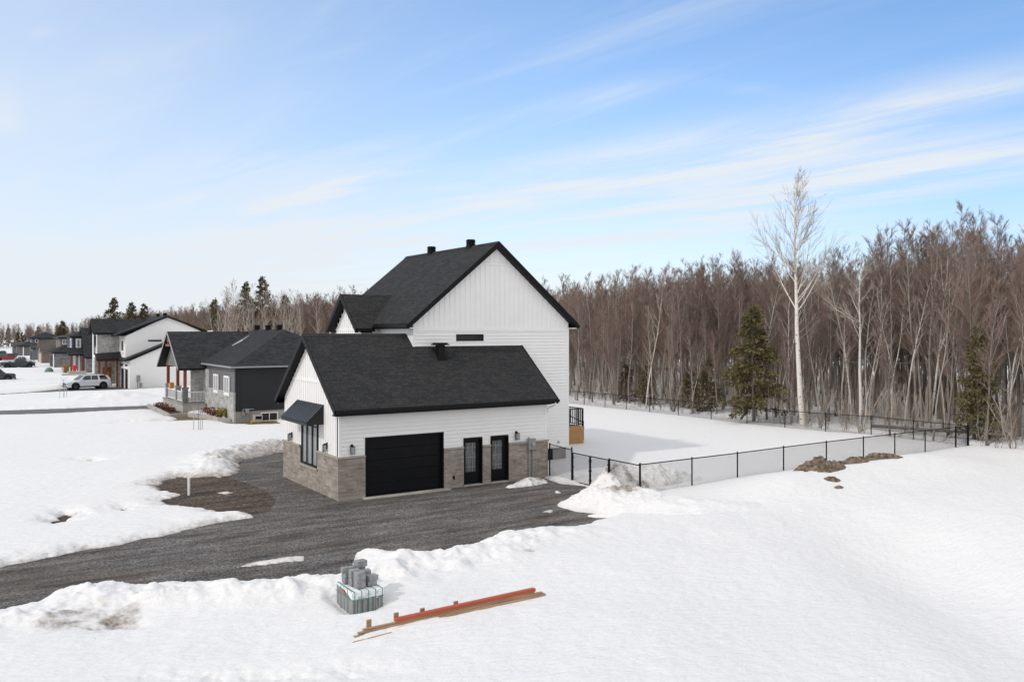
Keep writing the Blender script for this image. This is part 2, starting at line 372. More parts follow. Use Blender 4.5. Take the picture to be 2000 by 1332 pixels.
def gravel_mat(name='gravel', c0=(.055, .05, .048), c1=(.215, .20, .19), cb=(.115, .088, .068), sc_=24, k=(.5, 1.42)):
    m, nt, b = new_mat(name); N, L = nt.nodes, nt.links
    b.inputs['Roughness'].default_value = .95; b.inputs['Specular IOR Level'].default_value = .15
    geo = N.new('ShaderNodeNewGeometry'); P = geo.outputs['Position']
    def noise(scale, det=5, rough=.6, sc3=None, rot=0):
        src = P
        if sc3:
            mp = N.new('ShaderNodeMapping'); mp.inputs['Scale'].default_value = sc3; mp.inputs['Rotation'].default_value = (0, 0, rot); L.new(P, mp.inputs[0]); src = mp.outputs[0]
        n = N.new('ShaderNodeTexNoise'); n.inputs['Scale'].default_value = scale; n.inputs['Detail'].default_value = det; n.inputs['Roughness'].default_value = rough
        L.new(src, n.inputs[0]); return n.outputs[0]
    def ramp(src, p0, c0, p1, c1):
        rp = N.new('ShaderNodeValToRGB'); e = rp.color_ramp.elements; e[0].position = p0; e[1].position = p1; e[0].color = rgba(c0); e[1].color = rgba(c1); L.new(src, rp.inputs[0]); return rp.outputs[0]
    vo = N.new('ShaderNodeTexVoronoi'); vo.inputs['Scale'].default_value = sc_; L.new(P, vo.inputs['Vector'])
    vs = N.new('ShaderNodeSeparateColor'); L.new(vo.outputs['Color'], vs.inputs[0])
    stones = ramp(vs.outputs[0], .1, c0, .95, c1)
    streak = noise(1.0, 5, .6, (.35, 1.7, 1), R(-8))
    brown = ramp(noise(.33, 4, .55, (.6, 1.5, 1), R(-8)), .48, (0, 0, 0), .66, (1, 1, 1))
    mx = N.new('ShaderNodeMix'); mx.data_type = 'RGBA'; mb = N.new('ShaderNodeMath'); mb.operation = 'MULTIPLY'; L.new(brown, mb.inputs[0]); mb.inputs[1].default_value = .5
    L.new(mb.outputs[0], mx.inputs[0]); L.new(stones, mx.inputs[6]); mx.inputs[7].default_value = rgba(cb)
    mr = N.new('ShaderNodeMapRange'); mr.inputs[1].default_value = .32; mr.inputs[2].default_value = .68; mr.inputs[3].default_value = k[0]; mr.inputs[4].default_value = k[1]; L.new(streak, mr.inputs[0])
    m2 = N.new('ShaderNodeMix'); m2.data_type = 'RGBA'; m2.blend_type = 'MULTIPLY'; m2.inputs[0].default_value = 1; L.new(mx.outputs[2], m2.inputs[6]); L.new(mr.outputs[0], m2.inputs[7])
    L.new(m2.outputs[2], b.inputs['Base Color'])
    bp = N.new('ShaderNodeBump'); bp.inputs['Strength'].default_value = .8; bp.inputs['Distance'].default_value = .025; L.new(vo.outputs['Distance'], bp.inputs['Height'])
    bp2 = N.new('ShaderNodeBump'); bp2.inputs['Strength'].default_value = .5; bp2.inputs['Distance'].default_value = .06; L.new(noise(3, 6, .7), bp2.inputs['Height']); L.new(bp.outputs[0], bp2.inputs['Normal'])
    L.new(bp2.outputs[0], b.inputs['Normal'])
    return m
M['gravel'] = gravel_mat()
M['soil'] = gravel_mat('bare_soil', (.035, .026, .02), (.15, .118, .096), (.07, .048, .033), 16, (.45, 1.5))
M['dirtpile'] = simple('dug_earth', (.05, .036, .026), .95, .1, vscale=5, bump=1, bscale=7, col2=(.26, .2, .155))
M['asphalt'] = simple('wet_asphalt', (.14, .135, .135), .85, .2, vscale=.7, bump=.3, bscale=30, var=.15)
M['lawn'] = simple('dead_grass', (.12, .095, .05), .95, .1, vscale=2, bump=.6, bscale=20, col2=(.2, .165, .095))

# ------------------------------------------------------------------ terrain
def vn(x, y, seed=0):
    x = np.asarray(x, float); y = np.asarray(y, float)
    ix = np.floor(x).astype(np.int64); iy = np.floor(y).astype(np.int64); fx = x - ix; fy = y - iy
    def h(i, j):
        n = (i * 374761393 + j * 668265263 + seed * 974634777) & 0xffffffff
        n = ((n ^ (n >> 13)) * 1274126177) & 0xffffffff; n = ((n ^ (n >> 16)) * 2246822519) & 0xffffffff
        return ((n ^ (n >> 15)) & 0xffffff) / 16777215.
    ux = fx * fx * fx * (fx * (fx * 6 - 15) + 10); uy = fy * fy * fy * (fy * (fy * 6 - 15) + 10)
    a = h(ix, iy) * (1 - ux) + h(ix + 1, iy) * ux; b = h(ix, iy + 1) * (1 - ux) + h(ix + 1, iy + 1) * ux
    return (a * (1 - uy) + b * uy) * 2 - 1
def fbm(x, y, seed=0, oct=4, g=.5):
    s = 0; a = 1; t = 0
    for k in range(oct): s = s + a * vn(x, y, seed + k * 17); t += a; a *= g; x = x * 2.03 + 5.1; y = y * 2.03 + 1.7
    return s / t
def sstep(x, a, b):
    t = np.clip((x - a) / (b - a), 0, 1); return t * t * (3 - 2 * t)
def sdpoly(x, y, poly):
    """distance to polygon edge, negative inside"""
    p = np.array(poly, float); n = len(p); d = np.full(x.shape, 1e9); ins = np.zeros(x.shape, bool)
    for i in range(n):
        ax, ay = p[i]; bx, by = p[(i + 1) % n]; ex, ey = bx - ax, by - ay
        t = np.clip(((x - ax) * ex + (y - ay) * ey) / (ex * ex + ey * ey + 1e-12), 0, 1)
        d = np.minimum(d, (x - ax - t * ex) ** 2 + (y - ay - t * ey) ** 2)
        c = ((ay > y) != (by > y)) & (x < (bx - ax) * (y - ay) / (by - ay + 1e-12) + ax)
        ins ^= c
    return np.where(ins, -1, 1) * np.sqrt(d)
DRIVE = [(-60, -9), (-20, -5), (-12.44, -3.89), (-11.61, -3.6), (-10.58, -3.25), (-9.51, -3.17), (-7.81, -2.52), (-5.9, -1.73), (-5.05, -1.28), (-4.0, -1.3),
         (-3.9, -.4), (-4.85, .22), (-5.47, 1.79), (-6.65, 2.8), (-6.53, 3.97), (-5.52, 4.91), (-5.76, 6.63), (-5.86, 8.23), (-5.16, 8.91), (-4.5, 9.6), (-3.35, 9.2),
         (-2.7, 8.4), (-1.8, 9.8), (-.93, 12.31), (0, 13.89), (1.38, 14.63), (2.79, 15.71), (9, 16), (9, 4), (10.8, .3), (10.51, -.33), (10.38, -1.93), (10.67, -3.23), (9.33, -4.28),
         (7.79, -5.7), (7.73, -6.53), (7.93, -7.62), (7.53, -9.03), (6.3, -9.47), (4.63, -9.65), (3.57, -9.41), (3.06, -9.35), (1.37, -10.04), (-.07, -10.5), (-1.04, -10.59),
         (-1.61, -10.65), (-2.11, -10.25), (-2.39, -9.6), (-2.88, -9.2), (-3.3, -9.5), (-3.4, -10.5), (-3.92, -11.33), (-4.44, -11.1), (-5.55, -10.84), (-6.6, -10.5),
         (-7.83, -9.92), (-9.06, -9.39), (-10.14, -8.51), (-11.34, -8.69), (-12.65, -9.55), (-20, -12), (-60, -16)]
ISLANDS = [[(-6.52, -7.86), (-5.75, -7.6), (-4.79, -7.64), (-4.31, -7.81), (-4.51, -8.19), (-5.4, -8.03), (-6.18, -8.01)],
           [(-7.04, -10.07), (-6.86, -9.9), (-6.56, -10.38), (-6.27, -10.58), (-6.66, -10.71), (-7.11, -10.42)],
           [(-5.41, -10.55), (-5.03, -10.2), (-4.81, -10.52), (-5.04, -10.86)], [(5.85, -6.55), (6.45, -6.35), (6.47, -6.6), (6.1, -6.83)],
           [(-3.9, 4.6), (-3.4, 4.7), (-3.2, 4.2), (-3.7, 4.1)]]
BARE = [[(-7.99, 17.23), (-7.41, 17.28), (-7.02, 16.37), (-7.48, 16.25)], [(-10.64, 2.37), (-10.3, 2.36), (-10.03, 3.39), (-9.88, 2.73), (-10.04, 1.46), (-10.4, 1.19)],
        [(-8.33, 3.08), (-7.9, 3.4), (-7.57, 2.83), (-8.08, 2.23)], [(-10.4, -12.2), (-10.2, -12.1), (-10.1, -12.3)],
        [(-3.6, 36.37), (-.75, 37), (1.3, 38.2), (1.0, 39.8), (1.2, 51.5), (2.7, 52), (2.9, 40), (4.2, 34.5), (7.76, 33.2), (7.5, 31.2), (7.06, 29.3), (4.97, 29.8), (4.11, 31.87), (3.59, 35.2), (1.5, 35.6)],
        [(-25, 49.9), (-11.2, 49.6), (-6.68, 48.3), (-2.75, 47.4), (.6, 46.6), (1.0, 47.6), (3.14, 53.22), (-2.08, 53.95), (-6.27, 54.4), (-11, 55.2), (-25, 57)],
        [(-25, 72.4), (-10.6, 73.2), (-6.65, 75.2), (-3.11, 76.6), (3.42, 75.2), (8, 75.6), (8, 78.5), (4.45, 79.77), (4.4, 84.4), (-2.29, 84.8), (-6.42, 80), (-10.48, 78.3), (-25, 80)],
        [(-25, 99), (-9.3, 99), (-7, 99.8), (-.42, 103.2), (3, 104), (3, 105.6), (-.14, 105.46), (-6.7, 102.7), (-9.2, 101.6), (-25, 102)],
        [(-14, 149), (-1, 151), (-1, 154), (-14, 153.5)], [(38.6, -60), (38.6, 90), (39.5, 90), (39.5, -60)]]
def camXD(a, b):
    dx = a - CX; dy = b - CY
    return dx * CS - dy * SN, dx * SN + dy * CS
def base_T(a, b):
    X, D = camXD(a, b)
    z = .62 * np.exp(-((b + 9.3) / 1.9) ** 2) * sstep(a, 12, 18) * (1 - sstep(a, 27, 34))
    z = z - 1.25 * np.exp(-((X - 13.4) / 3.4) ** 2) * (1 - sstep(D, 25, 37))
    z = z - .35 * sstep(X, 2, 8) * (1 - sstep(D, 22, 32)) * (1 - sstep(X, 8, 14))
    z = z + .12 * np.exp(-(((a - 16) / 6) ** 2 + ((b - 8) / 7) ** 2)) * sstep(a, 14.3, 16)
    return z
def snow_surface(a, b):
    T = base_T(a, b)
    near = (a > -64) & (a < 16) & (b > -20) & (b < 24)
    en = fbm(a * 1.1, b * 1.1, 3, 4) * .35 + fbm(a * 4.5, b * 4.5, 5, 3) * .1
    sd = np.full(a.shape, 9.)
    sd[near] = np.minimum(sdpoly(a[near], b[near], DRIVE), 9)
    patch = (b > -1.2) & (a < 0)
    sd = sd + en * np.where(patch, 1.5, .75)
    shallow = sstep(-b, 3.5, -1.0) if False else 1 - sstep(-b, 2.0, 6.5)        # melted side / ploughed side
    edge = np.where(sd > 0, 1 - np.exp(-np.maximum(sd, 0) / (.12 + .5 * shallow)), 0)
    depth = .30 * edge
    # ploughed bank along the near side of the drive
    bank = (1 - shallow) * np.exp(-((sd - 1.15) / .8) ** 2) * (sd > 0)
    lump = fbm(a * 1.6, b * 1.6, 31, 4)
    depth = depth + bank * (.17 + .3 * lump) * sstep(-a, -7, -1)
    # bank at the far side near the garage
    pb = np.exp(-((sd - 1.5) / 1.0) ** 2) * (sd > 0) * sstep(b, 8, 10) * (1 - sstep(a, 3, 8)) * sstep(a, -5, -2)
    depth = depth + pb * (.32 + .22 * fbm(a * 2.6, b * 2.6, 41, 4))
    # heaped banks beside the far driveways
    hb = np.exp(-(((a + .5) / 4.5) ** 2 + ((b - 60.5) / 3.2) ** 2)); depth = depth + hb * (.75 + .5 * fbm(a * .8, b * .8, 44, 4))
    hb = np.exp(-(((a + 4) / 9) ** 2 + ((b - 88) / 2.) ** 2)) ; depth = depth + hb * .3 * (a < 3)
    # bare spots
    bd = np.full(a.shape, 9.); 
    for i, pl in enumerate(BARE):
        p = np.array(pl); q = (a > p[:, 0].min() - 3) & (a < p[:, 0].max() + 3) & (b > p[:, 1].min() - 3) & (b < p[:, 1].max() + 3)
        if q.any():
            k = 1.6 if i < 4 else 1.
            bd[q] = np.minimum(bd[q], sdpoly(a[q], b[q], pl) + en[q] * .8 * k)
    depth = depth * np.where(bd > 0, 1 - np.exp(-np.maximum(bd, 0) / .3), 0) 
    bare = (sd <= 0) | (bd <= 0)
    depth = np.where(bare, -np.minimum(np.maximum(-sd, -bd) * .6 + .012, .15), depth)
    for pl in ISLANDS:
        p = np.array(pl); q = (a > p[:, 0].min() - 1) & (a < p[:, 0].max() + 1) & (b > p[:, 1].min() - 1) & (b < p[:, 1].max() + 1)
        if q.any():
            s = -sdpoly(a[q], b[q], pl) - en[q] * .5
            depth[q] = np.where(s > 0, np.minimum(s * .3 + .008, .05), depth[q])
    cover = sstep(depth, 0, .2)
    # surface relief
    X, D = camXD(a, b)
    ca, sa = math.cos(R(35)), math.sin(R(35)); u = a * ca + b * sa; v = -a * sa + b * ca
    rel = .12 * fbm(a / 8, b / 8, 51, 2) + .035 * fbm(u / 2.1, v / 1.1, 61, 3) + .011 * fbm(u / .42, v / .24, 71, 3) * (1 - sstep(D, 30, 70))
    yard = sstep(a, 11, 14) * sstep(b, -6, -3)
    rel = rel * (1 - .6 * yard)
    relk = np.where(b < -9.5, 1.25, .8)
    z = T + depth + cover * rel * relk
    # foot prints trodden near the bottom left
    tr = np.exp(-((b + 17.4 + .5 * (a + 7)) / .45) ** 2) * (1 - sstep(a, -6.5, -5.3)) * sstep(a, -11.5, -9.5)
    z = z - tr * .07 * (1 + 1.0 * fbm(a * 3.5, b * 3.5, 81, 3))
    # pit around the pallet
    pd = sdpoly(a, b, [(-5.25, -14.1), (-4.45, -14.2), (-4.4, -13.2), (-5.2, -13.05)]) if True else 0
    z = z - .24 * np.exp(-(np.maximum(pd, 0) / .3) ** 2) * (pd < 2) * (1 - sstep(a, -4.9, -4.3) * .6)
    # dirt
    dirt = np.zeros(a.shape)
    dirt += .8 * np.exp(-np.maximum(sd, 0) / .8) * sstep(b, 5.5, 8) * (1 - sstep(a, 4, 9)) * (b < 22)
    dirt += .38 * np.exp(-((sd - 1.2) / 1.1) ** 2) * sstep(b, 10, 13) * (1 - sstep(a, 4, 9))
    dirt += .58 * np.exp(-np.maximum(sd, 0) / .6) * shallow * (b < 8) * near
    dirt += .5 * np.exp(-np.maximum(sd, 0) / .22) * (1 - shallow) * near
    dc = np.exp(-(((a + 10.9) / 1.3) ** 2 + ((b + 11.6) / .9) ** 2)); dirt += (.62 + .7 * fbm(a * 2.2, b * 2.2, 91, 4)) * dc
    dirt += .5 * np.exp(-np.maximum(bd, 0) / .3) * (b < 20)
    dirt += .35 * np.exp(-np.maximum(bd, 0) / .5) * (b > 40)
    dirt += .7 * np.exp(-(((a - 1.4) / .3) ** 2 + ((b + 12.2) / .2) ** 2))
    dirt += .45 * np.exp(-(((a + 4) / 9) ** 2 + ((b - 87.2) / .5) ** 2))
    return z, dirt, T
def fan(rows, cols, fn, name, mat, attr=True):
    D, K = np.meshgrid(rows, cols, indexing='ij'); X = K * D
    a = CX + D * SN + X * CS; b = CY + D * CS - X * SN
    z, dirt = fn(a.ravel(), b.ravel())
    n, m = D.shape
    co = np.stack([a.ravel(), b.ravel(), z], 1).astype(np.float32)
    i = np.arange(n * m).reshape(n, m)
    q = np.stack([i[:-1, :-1], i[:-1, 1:], i[1:, 1:], i[1:, :-1]], -1).reshape(-1, 4)
    o = mesh_np(name, co, q, mat, True)
    if attr:
        at = o.data.attributes.new('dirt', 'FLOAT', 'POINT'); at.data.foreach_set('value', np.clip(dirt, 0, 1.5).astype(np.float32))
    return o
def mesh_np(name, co, quads, mat, smooth=False, parent=None):
    me = bpy.data.meshes.new(name); nf = len(quads); k = quads.shape[1]
    me.vertices.add(len(co)); me.vertices.foreach_set('co', np.ascontiguousarray(co, np.float32).ravel())
    me.loops.add(nf * k); me.loops.foreach_set('vertex_index', quads.astype(np.int32).ravel())
    me.polygons.add(nf); me.polygons.foreach_set('loop_start', np.arange(0, nf * k, k, dtype=np.int32))
    me.polygons.foreach_set('use_smooth', np.full(nf, smooth))
    me.update(calc_edges=True)
    if mat is not None: me.materials.append(mat)
    o = bpy.data.objects.new(name, me); COL.objects.link(o)
    if parent is not None: o.parent = parent
    return o
rows = np.concatenate([np.geomspace(3, 13, 40)[:-1], np.geomspace(13, 60, 520)[:-1], np.geomspace(60, 300, 240)[:-1], np.geomspace(300, 2500, 30)])
cols = np.concatenate([np.linspace(-3, -.72, 60)[:-1], np.linspace(-.72, .72, 620), np.linspace(.72, 3, 60)[1:]])
o = fan(rows, cols, lambda a, b: snow_surface(a, b)[:2], 'snow_ground', M['snow']); tag(o, kind='structure')
r2 = np.concatenate([np.geomspace(3, 90, 220)[:-1], np.geomspace(90, 2500, 60)]); c2 = np.linspace(-3, 3, 260)
o = fan(r2, c2, lambda a, b: (base_T(a, b) - .003 - .06 * (base_T(a, b) < -.02), a * 0), 'ground', M['soil'], False); tag(o, kind='structure')
def sheet(name, poly, z, mat):
    o = MB(); o.face(*[(x, y, z) for x, y in poly]); o = o.build(name, mat); tag(o, kind='structure'); return o
sheet('gravel_driveway', [(-60, -9), (-20, -5), (-12.5, -3.2), (-4.2, -.9), (-3.1, -.5), (-2.2, 1.6), (-1.9, 4), (-2.1, 6.3), (-2.4, 8.2), (-1.6, 9.8), (-.7, 12.4), (.2, 14.4), (9, 17), (9, .5), (11.6, .3), (11.6, -12), (-2, -12), (-20, -12.5), (-60, -16)], .004, M['gravel'])
for i in (5, 6, 7, 8): sheet('asphalt_driveway', [(x + (0), y) for x, y in [(p[0], p[1]) for p in BARE[i]]], .012, M['asphalt'])
sheet('lawn', [(-5, 33), (1, 29), (9, 28), (9, 33), (4.4, 33.2), (2.4, 42), (2.4, 52.6), (.4, 52.6), (-1.2, 40), (-5, 38)], .008, M['lawn'])
MB().box(1.0, -.45, -.05, 5.2, -.02, .035).build('concrete_apron', M['concrete_l'])['kind'] = 'structure'

# ------------------------------------------------------------------ house building blocks
def laps(mb, axis, c, u0, u1, z0, z1, out, openings=(), step=.17, proud=.036, zfun=None):
    """lap siding: each course a slightly tilted board. axis 'a': wall runs along x at y=c; 'b': runs along y at x=c. out=+-1 outward"""
    z = z0
    while z < z1 - 1e-6:
        zt = min(z + step, z1)
        segs = [(u0, u1)]
        if zfun: lo, hi = zfun((z + zt) / 2); segs = [(max(u0, lo), min(u1, hi))]
        for (o0, o1, oz0, oz1) in openings:
            if oz0 < (z + zt) / 2 < oz1:
                ns = []
                for s0, s1 in segs:
                    if o0 > s0: ns.append((s0, min(s1, o0)))
                    if o1 < s1: ns.append((max(s0, o1), s1))
                segs = [s for s in ns if s[1] - s[0] > .01]
        for s0, s1 in segs:
            if s1 <= s0: continue
            P = lambda u, d, zz: (u, c + out * d, zz) if axis == 'a' else (c + out * d, u, zz)
            zk = max(z, zt - .024)
            v = [P(s0, 0, z), P(s1, 0, z), P(s0, proud, z), P(s1, proud, z), P(s0, .014, zk), P(s1, .014, zk), P(s0, 0, zk), P(s1, 0, zk)]
            f = [(2, 3, 5, 4), (0, 1, 3, 2), (0, 2, 4, 6), (1, 7, 5, 3), (4, 5, 7, 6), (0, 6, 7, 1)]
            flip = (out > 0) if axis == 'a' else (out < 0)
            if flip: f = [q[::-1] for q in f]
            mb.add(v, f)
        z = zt
    return mb
def battens(mb, axis, c, u0, u1, zlo, zhi, out, sp=.3, w=.05, openings=()):
    """vertical battens up to zhi(u)"""
    n = int((u1 - u0) / sp)
    for i in range(1, n + 1):
        u = u0 + (u1 - u0) * i / (n + 1); ht = zhi(u)
        segs = [(zlo, ht)]
        for (o0, o1, oz0, oz1) in openings:
            if o0 < u < o1: segs = [(a, b) for a, b in ((zlo, oz0), (oz1, ht))]
        for a, b in segs:
            if b - a < .05: continue
            if axis == 'a': mb.box(u - w / 2, c, a, u + w / 2, c + out * .022, b)
            else: mb.box(c, u - w / 2, a, c + out * .022, u + w / 2, b)
    return mb
def roof_plane(house, poly, mat, th=.2, name='roof', trim=None):
    o = MB().extrude(poly, (0, 0, -.035)).build(name, mat, house)
    low = [(p[0], p[1], p[2] - .035) for p in poly]
    MB().extrude(low, (0, 0, -th)).build('fascia', trim or M['black'], house)
    return o
def window(house, axis, c, out, u0, u1, z0, z1, frame=None, glass=None, mull=(), bars=(), fw=.07, name='window', proud=.05, sill=None):
    """a window part > pane; frame proud of the wall"""
    fr = frame or M['black']; P = (lambda u, d, z: (u, c + out * d, z)) if axis == 'a' else (lambda u, d, z: (c + out * d, u, z))
    mb = MB()
    def bx(a0, b0, a1, b1, d0, d1, m=mb): m.box(*P(a0, d0, b0), *P(a1, d1, b1))
    bx(u0, z0, u0 + fw, z1, -.02, proud); bx(u1 - fw, z0, u1, z1, -.02, proud); bx(u0 + fw, z0, u1 - fw, z0 + fw, -.02, proud); bx(u0 + fw, z1 - fw, u1 - fw, z1, -.02, proud)
    for t in mull: u = u0 + (u1 - u0) * t; bx(u - fw * .4, z0 + fw, u + fw * .4, z1 - fw, -.02, proud - .008)
    for t in bars: z = z0 + (z1 - z0) * t; bx(u0 + fw, z - .02, u1 - fw, z + .02, -.02, proud - .016)
    f = mb.build(name, fr, house)
    g = MB(); bx(u0 + fw, z0 + fw, u1 - fw, z1 - fw, -.015, .015, g); g.build('pane', glass or M['glass'], f)
    if sill:
        s = MB(); s.box(*P(u0 - .06, 0, z0 - .09), *P(u1 + .06, .09, z0)); s.build('sill', sill, f)
    return f
def lantern(house, axis, c, out, u, z, back=.06):
    P = (lambda uu, d, zz: (uu, c + out * d, zz)) if axis == 'a' else (lambda uu, d, zz: (c + out * d, uu, zz))
    mb = MB()
    mb.box(*P(u - .06, 0, z + .12), *P(u + .06, .025, z + .4))
    mb.box(*P(u - .02, .02, z + .33), *P(u + .02, .17, z + .36))
    mb.box(*P(u - .075, .05, z + .3), *P(u + .075, .2, z + .32)); mb.box(*P(u - .075, .05, z), *P(u + .075, .2, z + .015))
    for du in (-.07, .07):
        for d in (.055, .195): mb.box(*P(u + du - .008, d - .008, z + .015), *P(u + du + .008, d + .008, z + .3))
    l = mb.build('wall_lamp', M['black'], house)
    g = MB(); g.box(*P(u - .058, .068, z + .02), *P(u + .058, .182, z + .295)); g.build('lamp_glass', M['lampglass'], l)
def vent(house, a, b, z, name='roof_vent', r=.27, h=.38):
    mb = MB(); mb.box(a - .2, b - .2, z - .25, a + .2, b + .2, z + .02)
    n = 4
    for i in range(n):
        zz = z + .03 + i * (h - .08) / n; mb.cyl((a, b, zz), (a, b, zz + .05), r, 14, r * .86)
    mb.cyl((a, b, z), (a, b, z + h - .06), r * .74, 14)
    mb.cyl((a, b, z + h - .07), (a, b, z + h), r * 1.0, 14, r * .8)
    return mb.build(name, M['black'], house)

# ------------------------------------------------------------------ main white house with garage
Lg, Wg, HS = 10.8, 7.11, 1.77
house = thing('white_house', (0, 0, 0), 'white farmhouse with black roofs, stone-based garage and black garage door on the gravel', 'house')
SL = .80; zt = lambda b: 3.86 + SL * ((b + .414) if b < 3.556 else (7.526 - b))        # garage roof top
B2 = 2.801; A1, A2 = 4.885, 14.251; AM = 9.568
# garage walls
ops = [(1.17, 5.02, -1, 2.60), (6.05, 7.08, -1, 2.24), (7.52, 8.54, -1, 2.24)]
mb = MB(); 
for x0, x1, z0, z1 in [(0, 1.17, 0, 3.75), (1.17, 5.02, 2.6, 3.75), (5.02, 6.05, 0, 3.75), (6.05, 7.08, 2.24, 3.75), (7.08, 7.52, 0, 3.75), (7.52, 8.54, 2.24, 3.75), (8.54, Lg, 0, 3.75)]:
    mb.box(x0, .03, z0, x1, .25, z1)
mb.box(Lg - .25, .25, 0, Lg, 2.8, 3.9)
mb.extrude([(.03, .25, 0), (.03, 6.86, 0), (.03, 6.86, 3.7), (.03, 3.556, 6.75), (.03, .25, 3.95)], (.2, 0, 0))
mb.box(.23, 6.86, 0, A1, 7.08, 3.8)
mb.build('wall', M['siding'], house)
laps(MB(), 'a', .03, .1, Lg - .1, HS, 3.75, -1, ops).build('lap_siding', M['siding'], house)
mb = MB()
mb.box(0, -.01, HS, .1, .03, 3.8); mb.box(Lg - .1, -.01, HS, Lg, .03, 3.8); mb.box(-.012, -.0125, HS, .03, .1, 3.8); mb.box(-.012, 7.01, HS, .03, 7.11, 3.75)
mb.box(.02, -.012, 3.62, 10.7, .03, 3.78)
for x0, x1, z0, z1 in ops: mb.box(x0 - .07, -.018, HS + .06, x0, .03, z1 + .07); mb.box(x1, -.018, HS + .06, x1 + .07, .03, z1 + .07); mb.box(x0, -.018, z1, x1, .03, z1 + .07)
mb.box(-.03, 1.28, 4.86, .03, 5.83, 4.98)
mb.build('trim', M['trim_white'], house)
WO = [(2.42, 4.66, .9, 3.2)]
mb = MB(); mb.box(.0, .1, HS, .03, 2.42, 3.3); mb.box(0, 4.66, HS, .03, 7.01, 3.3); mb.extrude([(0, .0, 3.3), (0, 7.11, 3.3), (0, 7.11, 3.97), (0, 3.556, 6.81), (0, .0, 3.97)], (.03, 0, 0))
battens(mb, 'b', 0, .1, 7.01, HS, lambda u: zt(u) - .24, -1, .29, .045, [(2.4, 4.68, HS, 3.3)])
mb.build('board_and_batten_siding', M['siding'], house)
# stone wainscot
mb = MB()
for x0, x1 in [(-.07, 1.17), (5.02, 6.05), (7.08, 7.52), (8.54, Lg + .02)]: mb.box(x0, -.07, -.1, x1, .03, HS)
mb.box(-.07, .03, -.1, .03, 2.42, HS); mb.box(-.07, 2.42, -.1, .03, 4.66, .98); mb.box(-.07, 4.66, -.1, .03, Wg + .02, HS)
mb.box(Lg - .08, .03, -.1, Lg + .02, 2.7, HS)
mb.build('stone_base', M['stone'], house)
mb = MB()
for x0, x1 in [(-.12, 1.17), (5.02, 6.05), (7.08, 7.52), (8.54, Lg + .05)]: mb.box(x0, -.12, HS, x1, .02, HS + .075)
mb.box(-.12, .02, HS, .02, 2.40, HS + .075); mb.box(-.12, 4.68, HS, .02, Wg + .05, HS + .075); mb.box(-.13, 2.36, .93, .02, 4.72, 1.03)
mb.build('stone_cap', M['stone_cap'], house)
MB().box(-.075, -.078, -.3, 1.15, 0, .16).box(5.05, -.078, -.3, 6.0, 0, .14).box(8.6, -.078, -.3, 10.8, 0, .1).build('foundation', M['concrete'], house)
# garage door
gd = MB()
for i in range(5):
    z0 = .04 + i * .5; gd.box(1.2, .16, z0 + .004, 4.99, .2, z0 + .496)
    for j in range(4): gd.box(1.28 + j * .93, .15, z0 + .07, 1.28 + j * .93 + .83, .17, z0 + .43) if False else None
gd = gd.build('garage_door', M['blackdoor'], house, bevel=.012)
MB().box(1.17, -.03, .0, 1.22, .2, 2.6).box(4.97, -.03, 0, 5.02, .2, 2.6).box(1.22, -.03, 2.54, 4.97, .2, 2.6).build('door_frame', M['black'], gd)
MB().box(2.85, .13, .2, 3.25, .16, .23).build('handle', M['black'], gd)
for x0, x1, hx in ((6.05, 7.08, 6.95), (7.52, 8.54, 8.41)):
    d = MB()
    d.box(x0 + .05, .12, .06, x1 - .05, .17, .62); d.box(x0 + .05, .12, 1.98, x1 - .05, .17, 2.16)
    d.box(x0 + .05, .12, .62, x0 + .2, .17, 1.98); d.box(x1 - .2 - .08, .12, .62, x1 - .05, .17, 1.98)
    d = d.build('entry_door', M['blackdoor'], house, bevel=.006)
    MB().box(x0, -.035, 0, x0 + .05, .2, 2.2).box(x1 - .05, -.035, 0, x1, .2, 2.2).box(x0 + .05, -.035, 2.15, x1 - .05, .2, 2.2).build('door_frame', M['black'], d)
    MB().box(x0 + .2, .135, .62, x1 - .28, .155, 1.98).build('door_glass', M['frost'], d)
    cg = MB(); xm = (x0 + x1 - .08) / 2
    for dx in (-.1, .1): cg.box(xm + dx - .006, .125, .64, xm + dx + .006, .137, 1.96)
    for zz in (.85, 1.3, 1.75): cg.box(x0 + .21, .127, zz - .006, x1 - .29, .136, zz + .006)
    cg.build('glass_bars', M['galv'], d)
    MB().cyl((hx, .12, 1.08), (hx, .05, 1.08), .018, 8).bar((hx, .055, 1.08), (hx - .1, .055, 1.08), .02).build('handle', M['black'], d); MB().cyl((hx, .12, 1.25), (hx, .09, 1.25), .028, 8).build('deadbolt', M['black'], d)
    MB().box(x0, -.1, -.02, x1, .12, .05).build('door_sill', M['concrete_l'], d)
# garage window with its grey frame
w = window(house, 'b', .02, -1, 2.48, 4.60, 1.04, 3.15, M['black'], M['glass_l'], mull=(.34, .67), bars=(.86,), fw=.075, proud=.07)
